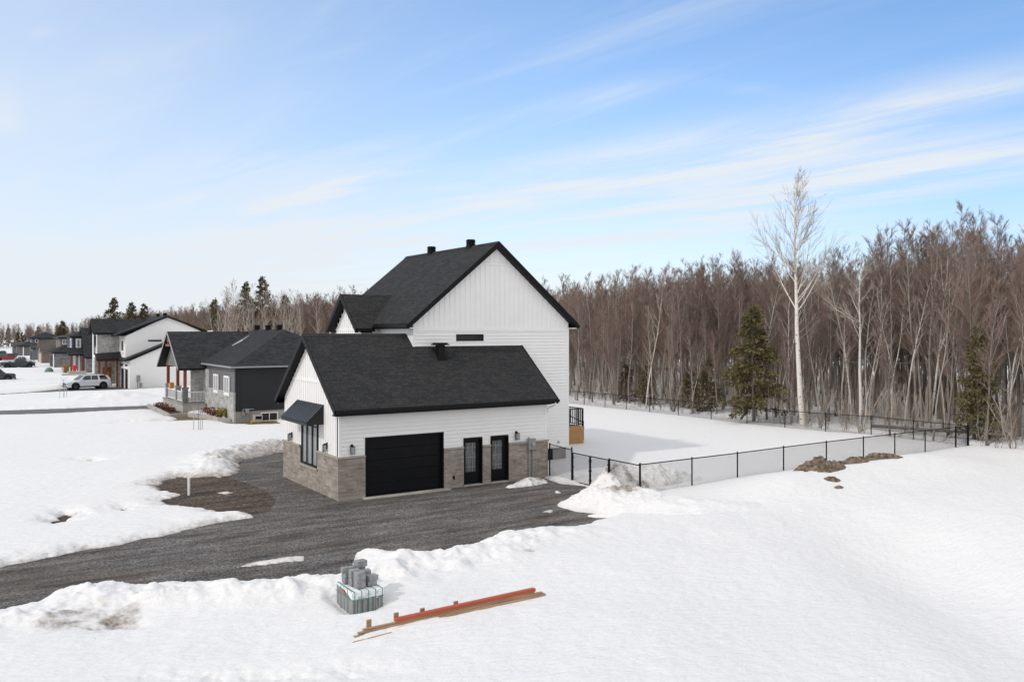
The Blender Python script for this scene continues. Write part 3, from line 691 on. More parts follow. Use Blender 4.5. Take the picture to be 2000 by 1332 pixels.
# awning
aw = MB(); ar = MB(); b0, b1 = 1.77, 5.18
aw.extrude([(-.02, b0, 3.9), (-.76, b0, 3.2), (-.76, b0, 3.07), (-.02, b0, 3.07)], (0, .03, 0)); aw.extrude([(-.02, b1, 3.9), (-.76, b1, 3.2), (-.76, b1, 3.07), (-.02, b1, 3.07)], (0, -.03, 0))
aw.extrude([(-.02, b0 - .02, 3.93), (-.80, b0 - .02, 3.2), (-.80, b1 + .02, 3.2), (-.02, b1 + .02, 3.93)], (0, 0, -.035))
aw.box(-.8, b0 - .02, 3.04, -.765, b1 + .02, 3.19)
for i in range(12):
    b = b0 + .02 + (b1 - b0 - .04) * i / 11
    ar.extrude([(-.02, b - .018, 3.955), (-.8, b - .018, 3.22), (-.8, b - .018, 3.18), (-.02, b - .018, 3.9)], (0, .036, 0))
aw = aw.build('awning', M['awning'], house); ar.build('awning_rib', simple('metal_rib_painted_light', (.10, .105, .115), .35, .5), aw)  # ribs coloured paler than the awning: the light they catch, painted in
for u, z in ((1.32, 1.93), (5.94, 1.92)): lantern(house, 'b', -.02, -1, u, z)
for u, z in ((.57, 1.95), (8.99, 1.97)): lantern(house, 'a', .01, -1, u, z)
# electric meter and conduits
mt = MB().box(9.58, -.26, 1.45, 9.98, -.08, 1.98).build('meter_box', M['grey_metal'], house, bevel=.015)
MB().cyl((9.8, -.26, 1.72), (9.8, -.34, 1.72), .1, 14).build('meter_dial', M['lampglass'], mt)
MB().cyl((9.66, -.14, -.05), (9.66, -.14, 1.46), .04, 10).cyl((9.88, -.14, -.05), (9.88, -.14, 1.46), .04, 10).cyl((9.63, -.14, 1.98), (9.63, -.14, 2.05), .03, 8).build('conduit', M['grey_metal'], mt)
MB().box(5.46, -.1, .42, 5.56, -.06, .56).cyl((5.51, -.12, .44), (5.51, -.16, .38), .02, 6).build('hose_tap', M['black'], house)
# garage roof
E = -.414; ZE = 3.86
roof_plane(house, [(-.32, E, ZE), (11.18, E, ZE), (11.18, B2 - .003, zt(B2)), (A1, B2 - .003, zt(B2)), (A1, 3.556, 7.036), (-.32, 3.556, 7.036)], M['shingle'])
roof_plane(house, [(-.32, 7.526, ZE), (-.32, 3.556, 7.036), (A1, 3.556, 7.036), (A1, 7.526, ZE)], M['shingle'])
MB().extrude([(-.35, 3.4, 6.93), (-.35, 3.556, 7.065), (-.35, 3.71, 6.93)], (A1 + .35, 0, 0)).build('ridge_cap', M['shingle'], house)
mb = MB()
for s in (-1, 1):
    P = lambda b, z: (-.33, 3.556 + s * (3.556 - b), z)
    mb.extrude([P(3.556, 7.06), P(E, ZE + .025), P(E, ZE - .24), P(3.556, 6.77)], (-.04, 0, 0))
P = lambda b, z: (11.185, b, z); mb.extrude([P(B2 - .01, zt(B2) + .03), P(E, ZE + .025), P(E, ZE - .24), P(B2 - .01, zt(B2) - .24)], (.035, 0, 0))
mb.build('rake_board', M['black'], house)
MB().box(-.3, E - .12, 3.70, 11.21, E - .002, 3.84).build('gutter', M['black'], house)
MB().box(-.3, E + .02, 3.60, 10.82, .02, 3.66).box(-.3, 7.1, 3.6, A1, 7.5, 3.66).build('soffit', M['soffit'], house)
MB().path([(11.0, E - .05, 3.72), (11.0, E - .02, 3.55), (10.86, .02, 3.38), (10.86, -.04, 3.2)], .04).build('downspout', M['trim_white'], house)
# chimney vent on the garage roof
cv = MB().box(5.86, 2.02, 5.4, 6.2, 2.36, 6.5).box(5.7, 1.86, 6.5, 6.36, 2.52, 6.56).box(5.76, 1.92, 6.56, 6.3, 2.46, 6.62).box(5.8, 1.94, 5.5, 6.26, 2.02, 5.95).build('chimney_vent', M['black'], house)
# ---- main block
ZM = 7.36; MS = .82; mt_ = lambda a: 7.56 + MS * ((a - 4.485) if a < AM else (14.651 - a))
mb = MB(); mb.box(A1, B2 + .02, .9, A2, 12.8, 7.3); mb.extrude([(A1, B2 + .02, 7.3), (A2, B2 + .02, 7.3), (A2, B2 + .02, 7.63), (AM, B2 + .02, 11.47), (A1, B2 + .02, 7.63)], (0, 10.0, 0)); mb.build('main_wall', M['siding'], house)
laps(MB(), 'a', B2 + .02, A1 + .1, A2 - .1, 1.0, 7.18, -1, [(7.2, 8.9, 6.6, 7.1)]).build('lap_siding', M['siding'], house)
laps(MB(), 'b', A2, B2 + .1, 12.7, 1.0, 7.3, 1).build('lap_siding', M['siding'], house)
mb = MB(); mb.box(A2 - .1, B2 - .012, .9, A2 + .02, B2 + .02, 7.18); mb.box(A1 - .012, B2 - .012, 5, A1 + .1, B2 + .02, 7.18); mb.box(A1 - .013, B2 - .015, 7.18, A2 + .02, B2 + .02, 7.38)
mb.box(A2, B2 + .02, .9, A2 + .02, B2 + .12, 7.3); mb.box(A1 - .012, B2 + .02, 5, A1, B2 + .14, 7.3); mb.box(A1 - .014, B2 + .14, 7.0, A1, 6.6, 7.3)
mb.extrude([(7.15, B2 - .02, 11.0), (7.15, B2 - .02, 11.0), (7.15, B2 - .02, 11.0)], (0, 0, .001)) if False else None
mb.box(7.15, B2 - .02, 6.62, 7.25, B2 + .02, 7.08); mb.box(8.84, B2 - .02, 6.62, 8.94, B2 + .02, 7.08); mb.box(7.25, B2 - .02, 6.62, 8.84, B2 + .02, 6.68); mb.box(7.25, B2 - .02, 7.02, 8.84, B2 + .02, 7.08)
zz = 10.55; mb.box(AM - .95, B2 - .03, zz, AM + .95, B2 + .02, zz + .1)
mb.build('trim', M['trim_white'], house)
battens(MB(), 'a', B2 + .02, A1, A2, 7.38, lambda u: mt_(u) - .25, -1, .30, .045).build('board_and_batten_siding', M['siding'], house)
window(house, 'a', B2 + .015, -1, 7.25, 8.84, 6.68, 7.02, M['black'], M['glass'], fw=.045, proud=.05)
MB().box(A1 + .1, B2 + .1, -.2, A2 - .1, 12.7, .9).build('foundation', M['concrete'], house)
bw = window(house, 'a', B2 + .1, -1, 12.0, 13.25, .28, .86, M['black'], M['glass'], mull=(.5,), fw=.06, proud=.03)
MB().box(13.5, 2.74, 1.15, 13.62, 2.8, 1.27).build('hose_tap', M['galv'], house)
MB().box(12.9, 2.74, 3.55, 13.0, 2.8, 3.75).build('side_vent', M['trim_white'], house)
ZR = 11.73; b0, b1 = B2 - .323, 13.113
roof_plane(house, [(4.485, b0, 7.56), (4.485, b1, 7.56), (AM, b1, ZR), (AM, b0, ZR)], M['shingle'], .24)
roof_plane(house, [(14.651, b0, 7.56), (14.651, b1, 7.56), (AM, b1, ZR), (AM, b0, ZR)], M['shingle'], .24)
MB().extrude([(AM - .16, b0 - .02, ZR - .11), (AM, b0 - .02, ZR + .03), (AM + .16, b0 - .02, ZR - .11)], (0, b1 - b0 + .04, 0)).build('ridge_cap', M['shingle'], house)
mb = MB()
for s in (-1, 1):
    P = lambda a, z: (AM + s * (a - AM), b0 - .005, z)
    mb.extrude([P(AM, ZR + .03), P(14.67, 7.57), P(14.67, 7.3), P(AM, ZR - .27)], (0, -.04, 0))
mb.build('rake_board', M['black'], house)
MB().box(4.37, b0, 7.36, 4.484, 6.3, 7.5).box(14.652, b0, 7.36, 14.77, b1, 7.5).build('gutter', M['black'], house)
MB().box(4.5, b0 + .02, 7.3, A1 - .0, 6.6, 7.355).box(A2, b0 + .02, 7.3, 14.64, b1, 7.355).build('soffit', M['soffit_white'], house)
vent(house, AM, 9.8, ZR - .02); vent(house, AM, 5.3, ZR - .02)
# front wing with its own gable
wr = lambda b: 9.13 - .88 * abs(b - 8.42)
mb = MB(); mb.extrude([(3.87, 6.7, 4), (3.87, 10.14, 4), (3.87, 10.14, 7.3), (3.87, 8.42, 8.78), (3.87, 6.7, 7.3)], (1.1, 0, 0)); mb.build('wing_wall', M['siding'], house)
mb = battens(MB(), 'b', 3.87, 6.7, 10.14, 7.3, lambda u: wr(u) - .25, -1, .3, .045); mb.box(3.85, 6.68, 7.2, 3.87, 10.16, 7.3); battens(mb, 'b', 3.87, 6.7, 10.14, 5, lambda u: 7.2, -1, .3, .045)
mb.build('board_and_batten_siding', M['siding'], house)
laps(MB(), 'a', 6.7, 3.87, A1, 5, 7.3, -1).build('lap_siding', M['siding'], house)
for s in (-1, 1):
    e = 8.42 + s * 2.05; ze = wr(e); ai = lambda z: 4.485 + (z - 7.56) / MS
    roof_plane(house, [(3.45, e, ze), (3.45, 8.42, 9.13), (ai(9.13), 8.42, 9.13), (max(ai(ze), 4.3), e, ze)], M['shingle'], .2)
    MB().extrude([(3.445, 8.42, 9.16), (3.445, e, ze + .02), (3.445, e, ze - .25), (3.445, 8.42, 8.86)], (-.04, 0, 0)).build('rake_board', M['black'], house)
MB().box(3.47, 6.28, 7.16, 4.45, 6.36, 7.3).build('gutter', M['black'], house)
MB().path([(3.6, 6.32, 7.2), (3.6, 6.36, 7.05), (3.8, 6.66, 6.95), (3.82, 6.66, 6.5)], .04).path([(3.6, 10.5, 7.2), (3.62, 10.4, 7.05), (3.8, 10.2, 6.95), (3.82, 10.2, 6.5)], .04).build('downspout', M['trim_white'], house)
# back deck
dk = MB(); 
for i in range(33): dk.box(14.3 + i * .14, 8.0, .1, 14.3 + i * .14 + .13, 8.03, 1.12)
dk.box(14.28, 7.98, 1.12, 18.95, 8.0 + 4, 1.32); 
for i in range(28): dk.box(18.88, 8.04 + i * .14, .1, 18.92, 8.04 + i * .14 + .13, 1.12)
dk.v = [(x - .6, y - 1.34, z + .08) for x, y, z in dk.v]
deck = dk.build('deck', M['deckwood'], house)
rl = MB()
def rail(p0, p1, n, z0=1.4, z1=2.38):
    p0, p1 = Vector(p0), Vector(p1); up = Vector((0, 0, 1))
    rl.bar(p0 + up * z1, p1 + up * z1, .05); rl.bar(p0 + up * z0, p1 + up * z0, .04)
    for i in range(n + 1):
        p = p0.lerp(p1, i / n); w = .08 if i in (0, n) else .038
        rl.bar(p + up * (z0 if 0 < i < n else 1.32), p + up * z1, w)
rail((14.4, 8.06, 0), (18.88, 8.06, 0), 28); rail((18.88, 8.06, 0), (18.88, 9.6, 0), 9)
rl.bar((19.0, 12.0, 2.35), (19.9, 9.3, 1.35), .045); rl.bar((19.0, 12.0, 1.55), (19.9, 9.3, .5), .035)
for i in range(9):
    t = i / 8; p = Vector((19.0, 12, 0)).lerp(Vector((19.9, 9.3, 0)), t); rl.bar(p + Vector((0, 0, 1.55 - t * 1.05)), p + Vector((0, 0, 2.35 - t)), .022)
rl.bar((19.9, 9.3, .2), (19.9, 9.3, 1.45), .055)
rl.v = [(x - .6, y - 1.34, z + .1) for x, y, z in rl.v]
rl.build('deck_railing', M['black'], deck)
st = MB()
for i in range(6): st.bar((19.0 + i * .12, 11.7 - i * .5, 1.15 - i * .18), (19.8 + i * .12, 12.1 - i * .5, 1.15 - i * .18), .28, .04)
st.v = [(x - .6, y - 1.34, z + .08) for x, y, z in st.v]
st.build('deck_step', M['deckwood'], deck)

# ------------------------------------------------------------------ neighbouring houses
def corner_house(): pass
# bungalow
bung = thing('bungalow', (4.6, 33, 0), 'dark-sided bungalow with stone front, red cedar porch posts and white porch railing', 'house')
mb = MB().box(4.62, 33.02, .9, 15.4, 45, 4.4); mb.build('wall', M['dark_siding'], bung)
laps(MB(), 'a', 33.0, 4.7, 15.4, .9, 4.35, -1, step=.16, proud=.022).build('lap_siding', M['dark_siding'], bung)
MB().box(4.6, 32.97, .9, 4.7, 33.02, 4.35).build('corner_post', M['dark_siding'], bung)
MB().box(4.64, 33.04, -.2, 15.4, 45, .9).build('foundation', M['concrete'], bung)
MB().box(4.56, 33.1, 2.3, 4.62, 42.1, 4.35).build('front_wall', M['grey_siding'], bung)
MB().box(4.45, 33.0, .9, 4.62, 40.7, 2.25).box(4.45, 40.7, .9, 4.62, 44.5, 3.9).box(4.62, 40.75, .9, 4.63, 41, 1).build('stone_front', M['stone_n'], bung)
MB().box(3.4, 42.6, .95, 4.5, 42.8, 4.1).build('stone_front', M['stone_n'], bung)
MB().box(4.4, 32.98, 2.25, 4.62, 34.2, 2.36).box(4.4, 35.8, 2.25, 4.62, 37.6, 2.36).box(4.4, 39.1, 2.25, 4.62, 40.8, 2.36).build('stone_cap', M['concrete_l'], bung)
MB().box(4.5, 33.0, -.1, 4.64, 41.4, .9).build('foundation_front', M['concrete_l'], bung)
for u0, u1 in ((34.25, 35.74), (37.66, 39.05)): window(bung, 'b', 4.5, -1, u0, u1, 2.13, 3.6, M['trim_white'], M['glass_l'], mull=(.5,), fw=.14, proud=.1, sill=M['trim_white'])
window(bung, 'a', 33.03, -1, 6.57, 7.95, .02, .72, M['trim_white'], M['glass'], mull=(.5,), fw=.07, proud=.06)
# porch
MB().box(2.66, 42.24, -.1, 4.6, 50.5, .86).build('porch_base', M['concrete_l'], bung)
MB().box(2.58, 42.16, .86, 4.6, 50.6, .96).build('porch_floor', M['concrete'], bung)
for b in (42.45, 45.3, 49.4):
    MB().box(2.66, b - .22, .96, 3.1, b + .22, 2.22).box(2.6, b - .28, 2.22, 3.16, b + .28, 2.32).build('stone_pier', M['stone_d'] if b < 43 else M['stone_n'], bung)
    MB().box(2.76, b - .13, 2.32, 3.0, b + .13, 4.05).build('porch_post', M['cedar'], bung)
mb = MB()
def wrail(p0, p1, n):
    p0, p1 = Vector(p0), Vector(p1)
    for z, w in ((1.9, .08), (1.1, .06)): mb.bar(p0 + Vector((0, 0, z)), p1 + Vector((0, 0, z)), w)
    for i in range(n + 1): p = p0.lerp(p1, i / n); mb.bar(p + Vector((0, 0, 1.1)), p + Vector((0, 0, 1.9)), .04)
wrail((2.8, 42.7, 0), (2.8, 45.1, 0), 14); wrail((2.8, 45.5, 0), (2.8, 49.2, 0), 20); wrail((3.1, 42.4, 0), (4.5, 42.4, 0), 12)
mb.build('porch_railing', M['trim_white'], bung)
MB().box(4.4, 45.2, .96, 4.45, 46.3, 3.1).build('front_door', M['trim_white'], bung)
window(bung, 'b', 4.44, -1, 43.0, 44.4, 1.2, 3.3, M['trim_white'], M['glass'], fw=.2, proud=.08)
mb = MB(); pr = lambda b: 7.13 - .69 * abs(b - 46.4)
mb.extrude([(2.86, 42.3, 4.0), (2.86, 50.5, 4.0), (2.86, 50.5, 4.15), (2.86, 46.4, 6.95), (2.86, 42.3, 4.15)], (.15, 0, 0)); mb.build('porch_gable', M['shake'], bung)
MB().bar((2.3, 45.6, 5.9), (2.3, 47.2, 5.9), .16, .2).bar((2.3, 46.4, 5.9), (2.3, 46.4, 6.8), .12).bar((2.3, 46.4, 6.1), (2.3, 45.95, 6.5), .1).bar((2.3, 46.4, 6.1), (2.3, 46.85, 6.5), .1).build('gable_truss', M['cedar'], bung)
for s in (-1, 1):
    e = 46.4 + s * 4.55; ze = pr(e)
    roof_plane(bung, [(2.2, e, ze), (2.2, 46.4, 7.13), (9.4, 46.4, 7.13), (4.4, e, ze)], M['shingle_n'], .16, trim=M['black'])
    MB().extrude([(2.19, 46.4, 7.16), (2.19, e, ze + .02), (2.19, e, ze - .2), (2.19, 46.4, 6.92)], (-.04, 0, 0)).build('rake_board', M['grey_metal'], bung)
ZB = 4.42; rz = 7.3
roof_plane(bung, [(4.2, 32.6, ZB), (10.0, 37.6, rz), (10.0, 47, rz), (4.2, 47, ZB)], M['shingle_g'] if False else M['shingle'], .12)
roof_plane(bung, [(4.2, 32.6, ZB), (15.8, 32.6, ZB), (10.0, 37.6, rz)], M['shingle_n'], .12)
roof_plane(bung, [(15.8, 32.6, ZB), (15.8, 47, ZB), (10.0, 47, rz), (10.0, 37.6, rz)], M['shingle_n'], .12)
MB().box(4.1, 32.5, 4.3, 4.2, 42, 4.42).box(4.2, 32.5, 4.3, 15.8, 32.6, 4.42).build('gutter', M['grey_metal'], bung)
MB().path([(4.75, 32.7, 4.3), (4.8, 32.9, 4.1), (4.8, 32.9, .9)], .045).build('downspout', M['dark_siding'], bung)
for b in (39.0, 42.2, 45.6): vent(bung, 10.0, b, rz, r=.3, h=.42)
mb = MB(); mb.extrude([(7.0, 42.9, 5.83), (7.9, 42.95, 6.28), (8.8, 43.9, 6.73), (8.3, 43.2, 6.5)], (0, 0, .09))
mb.build('snow_on_roof', M['snow_plain'], bung)
MB().box(5.35, 32.75, .75, 5.6, 32.98, 1.1).path([(5.15, 32.85, .75), (5.15, 32.85, 1.05), (6.0, 32.85, 1.05)], .03).path([(5.45, 32.85, .75), (5.5, 32.85, .1)], .02).box(5.1, 32.8, .6, 5.3, 32.95, .78).build('gas_meter', M['grey_metal'], bung)
# second white house
wh = thing('white_house', (4.1, 78, 0), 'white-sided house with a stone tower and black garage doors behind the white suv', 'house')
mb = MB().box(4.6, 80.5, 2, 14.4, 92, 6.5); mb.box(3.96, 80.5, 3.5, 4.6, 84.4, 6.5); mb.extrude([(3.96, 80.5, 6.5), (14.4, 80.5, 6.5), (8.9, 80.5, 9.0)], (0, 11, 0)); mb.build('wall', M['siding'], wh)
laps(MB(), 'a', 80.5, 3.96, 14.4, 4, 6.5, -1, step=.2).build('lap_siding', M['siding'], wh)
mb = MB(); mb.extrude([(4.1, 78.15, 0), (14, 78.15, 0), (14, 78.15, 7.2), (9.5, 78.15, 5.9), (4.1, 78.15, 3.5)], (0, 6.2, 0)); mb.build('garage_wall', M['siding'], wh)
MB().box(3.9, 78.0, -.1, 14.5, 78.3, .1).build('foundation', M['black'], wh)
roof_plane(wh, [(3.5, 77.8, 3.65), (9.6, 77.8, 6.2), (9.6, 80.5, 6.2), (3.96, 80.5, 3.84), (3.96, 84.4, 3.84), (3.5, 84.6, 3.65)], M['shingle_n'], .2)
roof_plane(wh, [(2.9, 80.1, 6.72), (8.9, 80.1, 9.12), (8.9, 92, 9.12), (2.9, 92, 6.72)], M['shingle_n'], .2)
roof_plane(wh, [(14.9, 80.1, 6.72), (8.9, 80.1, 9.12), (8.9, 92, 9.12), (14.9, 92, 6.72)], M['shingle_n'], .2)
vent(wh, 8.9, 82, 9.1); vent(wh, 8.9, 86.5, 9.1)
for b0_, b1_ in ((78.8, 80.9), (81.7, 84.0)):
    MB().box(4.02, b0_, 0, 4.09, b1_, 2.45).build('garage_door', M['blackdoor'], wh)
    MB().box(3.98, b0_ - .2, 0, 4.1, b0_, 2.6).box(3.98, b1_, 0, 4.1, b1_ + .2, 2.6).box(3.98, b0_, 2.45, 4.1, b1_, 2.6).build('door_frame', M['trim_white'], wh)
MB().box(3.85, 79.9, 2.8, 4.1, 80.1, 3.0).box(3.75, 82.9, 2.8, 4.1, 83.1, 3.0).build('wall_lamp', M['black'], wh)
window(wh, 'b', 3.96, -1, 81.2, 83.6, 4.4, 6.2, M['trim_white'], M['glass'], fw=.3, proud=.08)
MB().box(6.6, 80.42, 5.85, 8.2, 80.5, 6.05).build('window', M['black'], wh)
mt2 = MB().box(4.85, 77.95, 1.0, 5.25, 78.15, 1.75).box(4.95, 78.0, .0, 5.0, 78.1, 1.0).box(5.2, 77.95, .3, 5.45, 78.15, .8).build('meter_box', M['grey_metal'], wh)
# tower
MB().box(1.32, 84.5, 3.85, 3.9, 88.5, 7.0).box(1.3, 86.6, 0, 3.9, 88.5, 3.85).box(3.7, 84.5, 0, 4.2, 86.6, 3.85).build('stone_tower', M['stone_n'], wh)
MB().box(1.24, 84.44, 3.8, 1.32, 84.9, 7.0).box(1.24, 87.6, 0, 1.32, 88.56, 7.0).box(1.24, 84.9, 6.7, 1.32, 87.6, 7.0).box(1.24, 84.9, 3.8, 1.32, 87.6, 4.1).build('tower_trim', M['trim_white'], wh)
window(wh, 'b', 1.32, -1, 84.9, 87.6, 4.1, 6.7, M['black'], M['glass'], fw=.2, proud=.04)
MB().box(2.2, 86.5, .2, 3.2, 86.6, 2.5).build('front_door', M['cedar'], wh)
mb = MB(); mb.cyl((2.7, 86.48, 1.7), (2.7, 86.42, 1.7), .28, 14); mb.build('wreath', M['grass_dry'], wh)
MB().box(1.4, 84.5, 0, 1.65, 84.75, 3.5).box(2.2, 84.5, 0, 2.45, 84.75, 3.5).box(3.5, 84.45, 0, 3.7, 84.65, 3.3).box(1.3, 84.4, 3.3, 3.8, 84.6, 3.6).build('porch_post', M['cedar'], wh)
roof_plane(wh, [(1.0, 83.0, 3.6), (4.3, 83.0, 3.75), (4.3, 84.5, 4.55), (1.0, 84.5, 4.3)], M['awning'], .12, 'porch_roof')
for s in (-1, 1):
    e = 86.5 + s * 2.5
    roof_plane(wh, [(.75, e, 6.95), (.75, 86.5, 8.75), (8.2, 86.5, 8.75), (4.2, e, 6.95)], M['shingle_n'], .2)
MB().extrude([(1.32, 84.5, 7.0), (1.32, 88.5, 7.0), (1.32, 86.5, 8.5)], (.1, 0, 0)).build('gable_wall', M['siding'], wh)
MB().box(-.2, 80.6, 0, 0, 80.8, .1).build('step', M['concrete'], wh) if False else None
# further houses down the street
def hip(h, a0, a1, b0, b1, z0, z1, mat, ov=.5, th=.18, ridge='a', inset=.5):
    A0, A1_, B0, B1 = a0 - ov, a1 + ov, b0 - ov, b1 + ov
    if ridge == 'a':
        bm = (B0 + B1) / 2; i = (B1 - B0) / 2 * inset * 2; r0, r1 = A0 + min(i, (A1_ - A0) / 2.02), A1_ - min(i, (A1_ - A0) / 2.02)
        P = [(A0, B0), (A1_, B0), (A1_, B1), (A0, B1)]; Q0, Q1 = (r0, bm, z1), (r1, bm, z1)
        v = [(x, y, z0) for x, y in P]
        roof_plane(h, [v[0], v[1], Q1, Q0], mat, th); roof_plane(h, [v[2], v[3], Q0, Q1], mat, th); roof_plane(h, [v[3], v[0], Q0], mat, th); roof_plane(h, [v[1], v[2], Q1], mat, th)
    else:
        am = (A0 + A1_) / 2; i = (A1_ - A0) / 2 * inset * 2; r0, r1 = B0 + min(i, (B1 - B0) / 2.02), B1 - min(i, (B1 - B0) / 2.02)
        v = [(A0, B0, z0), (A1_, B0, z0), (A1_, B1, z0), (A0, B1, z0)]; Q0, Q1 = (am, r0, z1), (am, r1, z1)
        roof_plane(h, [v[0], v[3], Q1, Q0], mat, th); roof_plane(h, [v[1], v[2], Q1, Q0], mat, th); roof_plane(h, [v[0], v[1], Q0], mat, th); roof_plane(h, [v[2], v[3], Q1], mat, th)
hd = thing('navy_house', (4, 119, 0), 'dark navy house with steep black front roof, just beyond the stone tower', 'house')
MB().box(4.0, 121, 0, 13, 132, 3).box(2.5, 124, 3, 12, 132, 6.3).build('wall', M['navy_siding'], hd)
MB().box(4.0, 119.4, 0, 9, 121, 3.0).build('stone_entry', M['stone_d'], hd)
roof_plane(hd, [(3.7, 119.0, 2.95), (9.5, 119.0, 2.95), (9.5, 124, 7.7), (3.7, 124, 7.7)], M['shingle_n'], .2)
roof_plane(hd, [(3.7, 129, 2.95), (9.5, 129, 2.95), (9.5, 124, 7.7), (3.7, 124, 7.7)], M['shingle_n'], .2)
roof_plane(hd, [(1.6, 121.5, 3.3), (5, 121.5, 3.3), (5, 124, 4.4), (1.6, 124, 4.4)], M['shingle_n'], .15, 'porch_roof')
MB().box(2.0, 122, 0, 2.25, 122.25, 3.2).box(3.6, 121.4, .2, 4.0, 121.45, 3.0).build('porch_post', M['cedar'], hd)
window(hd, 'b', 2.5, -1, 125.2, 127, 4.2, 5.9, M['trim_white'], M['glass'], fw=.3, proud=.06)
window(hd, 'a', 123.98, -1, 3.0, 3.8, 4.3, 5.9, M['trim_white'], M['glass_l'], fw=.25, proud=.06)
window(hd, 'b', 3.98, -1, 122, 123.4, .9, 2.9, M['trim_white'], M['glass_l'], fw=.35, proud=.06)
MB().box(3.3, 122.8, 0, 3.5, 123.0, 3.1).box(2.6, 123.3, 0, 2.9, 123.5, 3.1).build('white_column', M['trim_white'], hd)
hip(hd, 2.5, 12, 124, 132, 6.3, 8.0, M['shingle_n'], .5)
he = thing('stone_house', (1.8, 147, 0), 'two-storey grey house with a dark stone garage and white upstairs window, beyond the navy house', 'house')
MB().box(1.75, 147, 0, 8, 156, 3.1).build('stone_garage', M['stone_d'], he)
MB().box(3.2, 150, 3, 14, 160, 5.9).build('wall', M['grey_siding'], he)
MB().box(1.7, 148.2, 0, 1.75, 154.8, 2.4).build('garage_door', M['blackdoor'], he); MB().box(1.68, 147.0, 0, 1.75, 148.2, 3.0).build('trim', M['trim_white'], he)
roof_plane(he, [(1.3, 146.6, 3.15), (8, 146.6, 3.15), (8, 151, 5.3), (5.6, 151, 5.3)], M['shingle_n'], .2)
roof_plane(he, [(1.3, 146.6, 3.15), (5.6, 151, 5.3), (1.3, 156, 3.15)], M['shingle_n'], .2)
window(he, 'a', 149.98, -1, 3.4, 4.4, 4.55, 5.55, M['trim_white'], M['glass_l'], mull=(.5,), fw=.12, proud=.06)
MB().box(3.15, 150, 3.2, 3.2, 152, 5.8).build('accent_wall', M['cedar'], he)
hip(he, 3.2, 14, 150, 160, 5.9, 7.1, M['shingle_g'], .6)
hf = thing('brown_house', (1.5, 171, 0), 'tan-sided garage house under a brown shingle roof, between two grey houses', 'house')
MB().box(1.5, 171, 0, 9, 182, 2.9).build('wall', M['brown_siding'], hf)
roof_plane(hf, [(1.1, 170.5, 2.85), (10, 170.5, 2.85), (10, 175.5, 6.1), (1.1, 175.5, 4.8)], M['shingle_b'], .15, trim=M['brown_siding'])
roof_plane(hf, [(1.1, 181, 2.85), (10, 181, 2.85), (10, 175.5, 6.1), (1.1, 175.5, 4.8)], M['shingle_b'], .15, trim=M['brown_siding'])
MB().extrude([(1.5, 171, 2.9), (1.5, 180, 2.9), (1.5, 175.5, 4.6)], (.1, 0, 0)).build('gable_wall', M['mail'], hf)
MB().box(1.45, 172.5, 0, 1.5, 178.5, 2.3).build('garage_door', M['mail'], hf)
hg = thing('grey_house', (1.2, 193, 0), 'two-storey charcoal grey house, second from the far end of the row', 'house')
MB().box(1.2, 193, 0, 4.0, 202, 3.1).box(1.3, 196, 3.1, 6, 203, 5.5).build('wall', M['grey_siding'], hg)
MB().box(1.15, 194, 0, 1.2, 200, 2.4).build('garage_door', M['blackdoor'], hg)
roof_plane(hg, [(.8, 192.6, 3.1), (5, 192.6, 3.1), (5, 196.5, 4.4), (.8, 196.5, 4.4)], M['shingle_g'], .18)
window(hg, 'a', 195.98, -1, 1.9, 2.6, 4.4, 5.2, M['trim_white'], M['glass'], fw=.12, proud=.06)
hip(hg, 1.3, 7.5, 196, 203, 5.5, 6.9, M['shingle_n'], .5)
hh = thing('grey_house', (1, 237, 0), 'long low pale grey house at the very far end of the row', 'house')
MB().box(.8, 237, 0, 12, 250, 2.9).build('wall', M['grey_siding'], hh)
MB().box(.75, 239, 0, .8, 246, 2.3).build('garage_door', M['blackdoor'], hh); MB().box(1.7, 236.95, 0, 1.95, 237, 2.9).build('trim', M['trim_white'], hh)
hip(hh, .8, 12, 237, 250, 2.95, 5.4, M['shingle_n'], .5)
hs_ = thing('garden_shed', (4, 262, 0), 'small pale shed with a grey roof beyond the last house of the row', 'shed')
MB().box(.5, 262, 0, 4, 266, 2.6).build('wall', M['grey_siding'], hs_)
for s in (-1, 1): roof_plane(hs_, [(.2, 264 + s * 2.4, 2.5), (4.3, 264 + s * 2.4, 2.5), (4.3, 264, 3.8), (.2, 264, 3.8)], M['shingle_b'], .1)

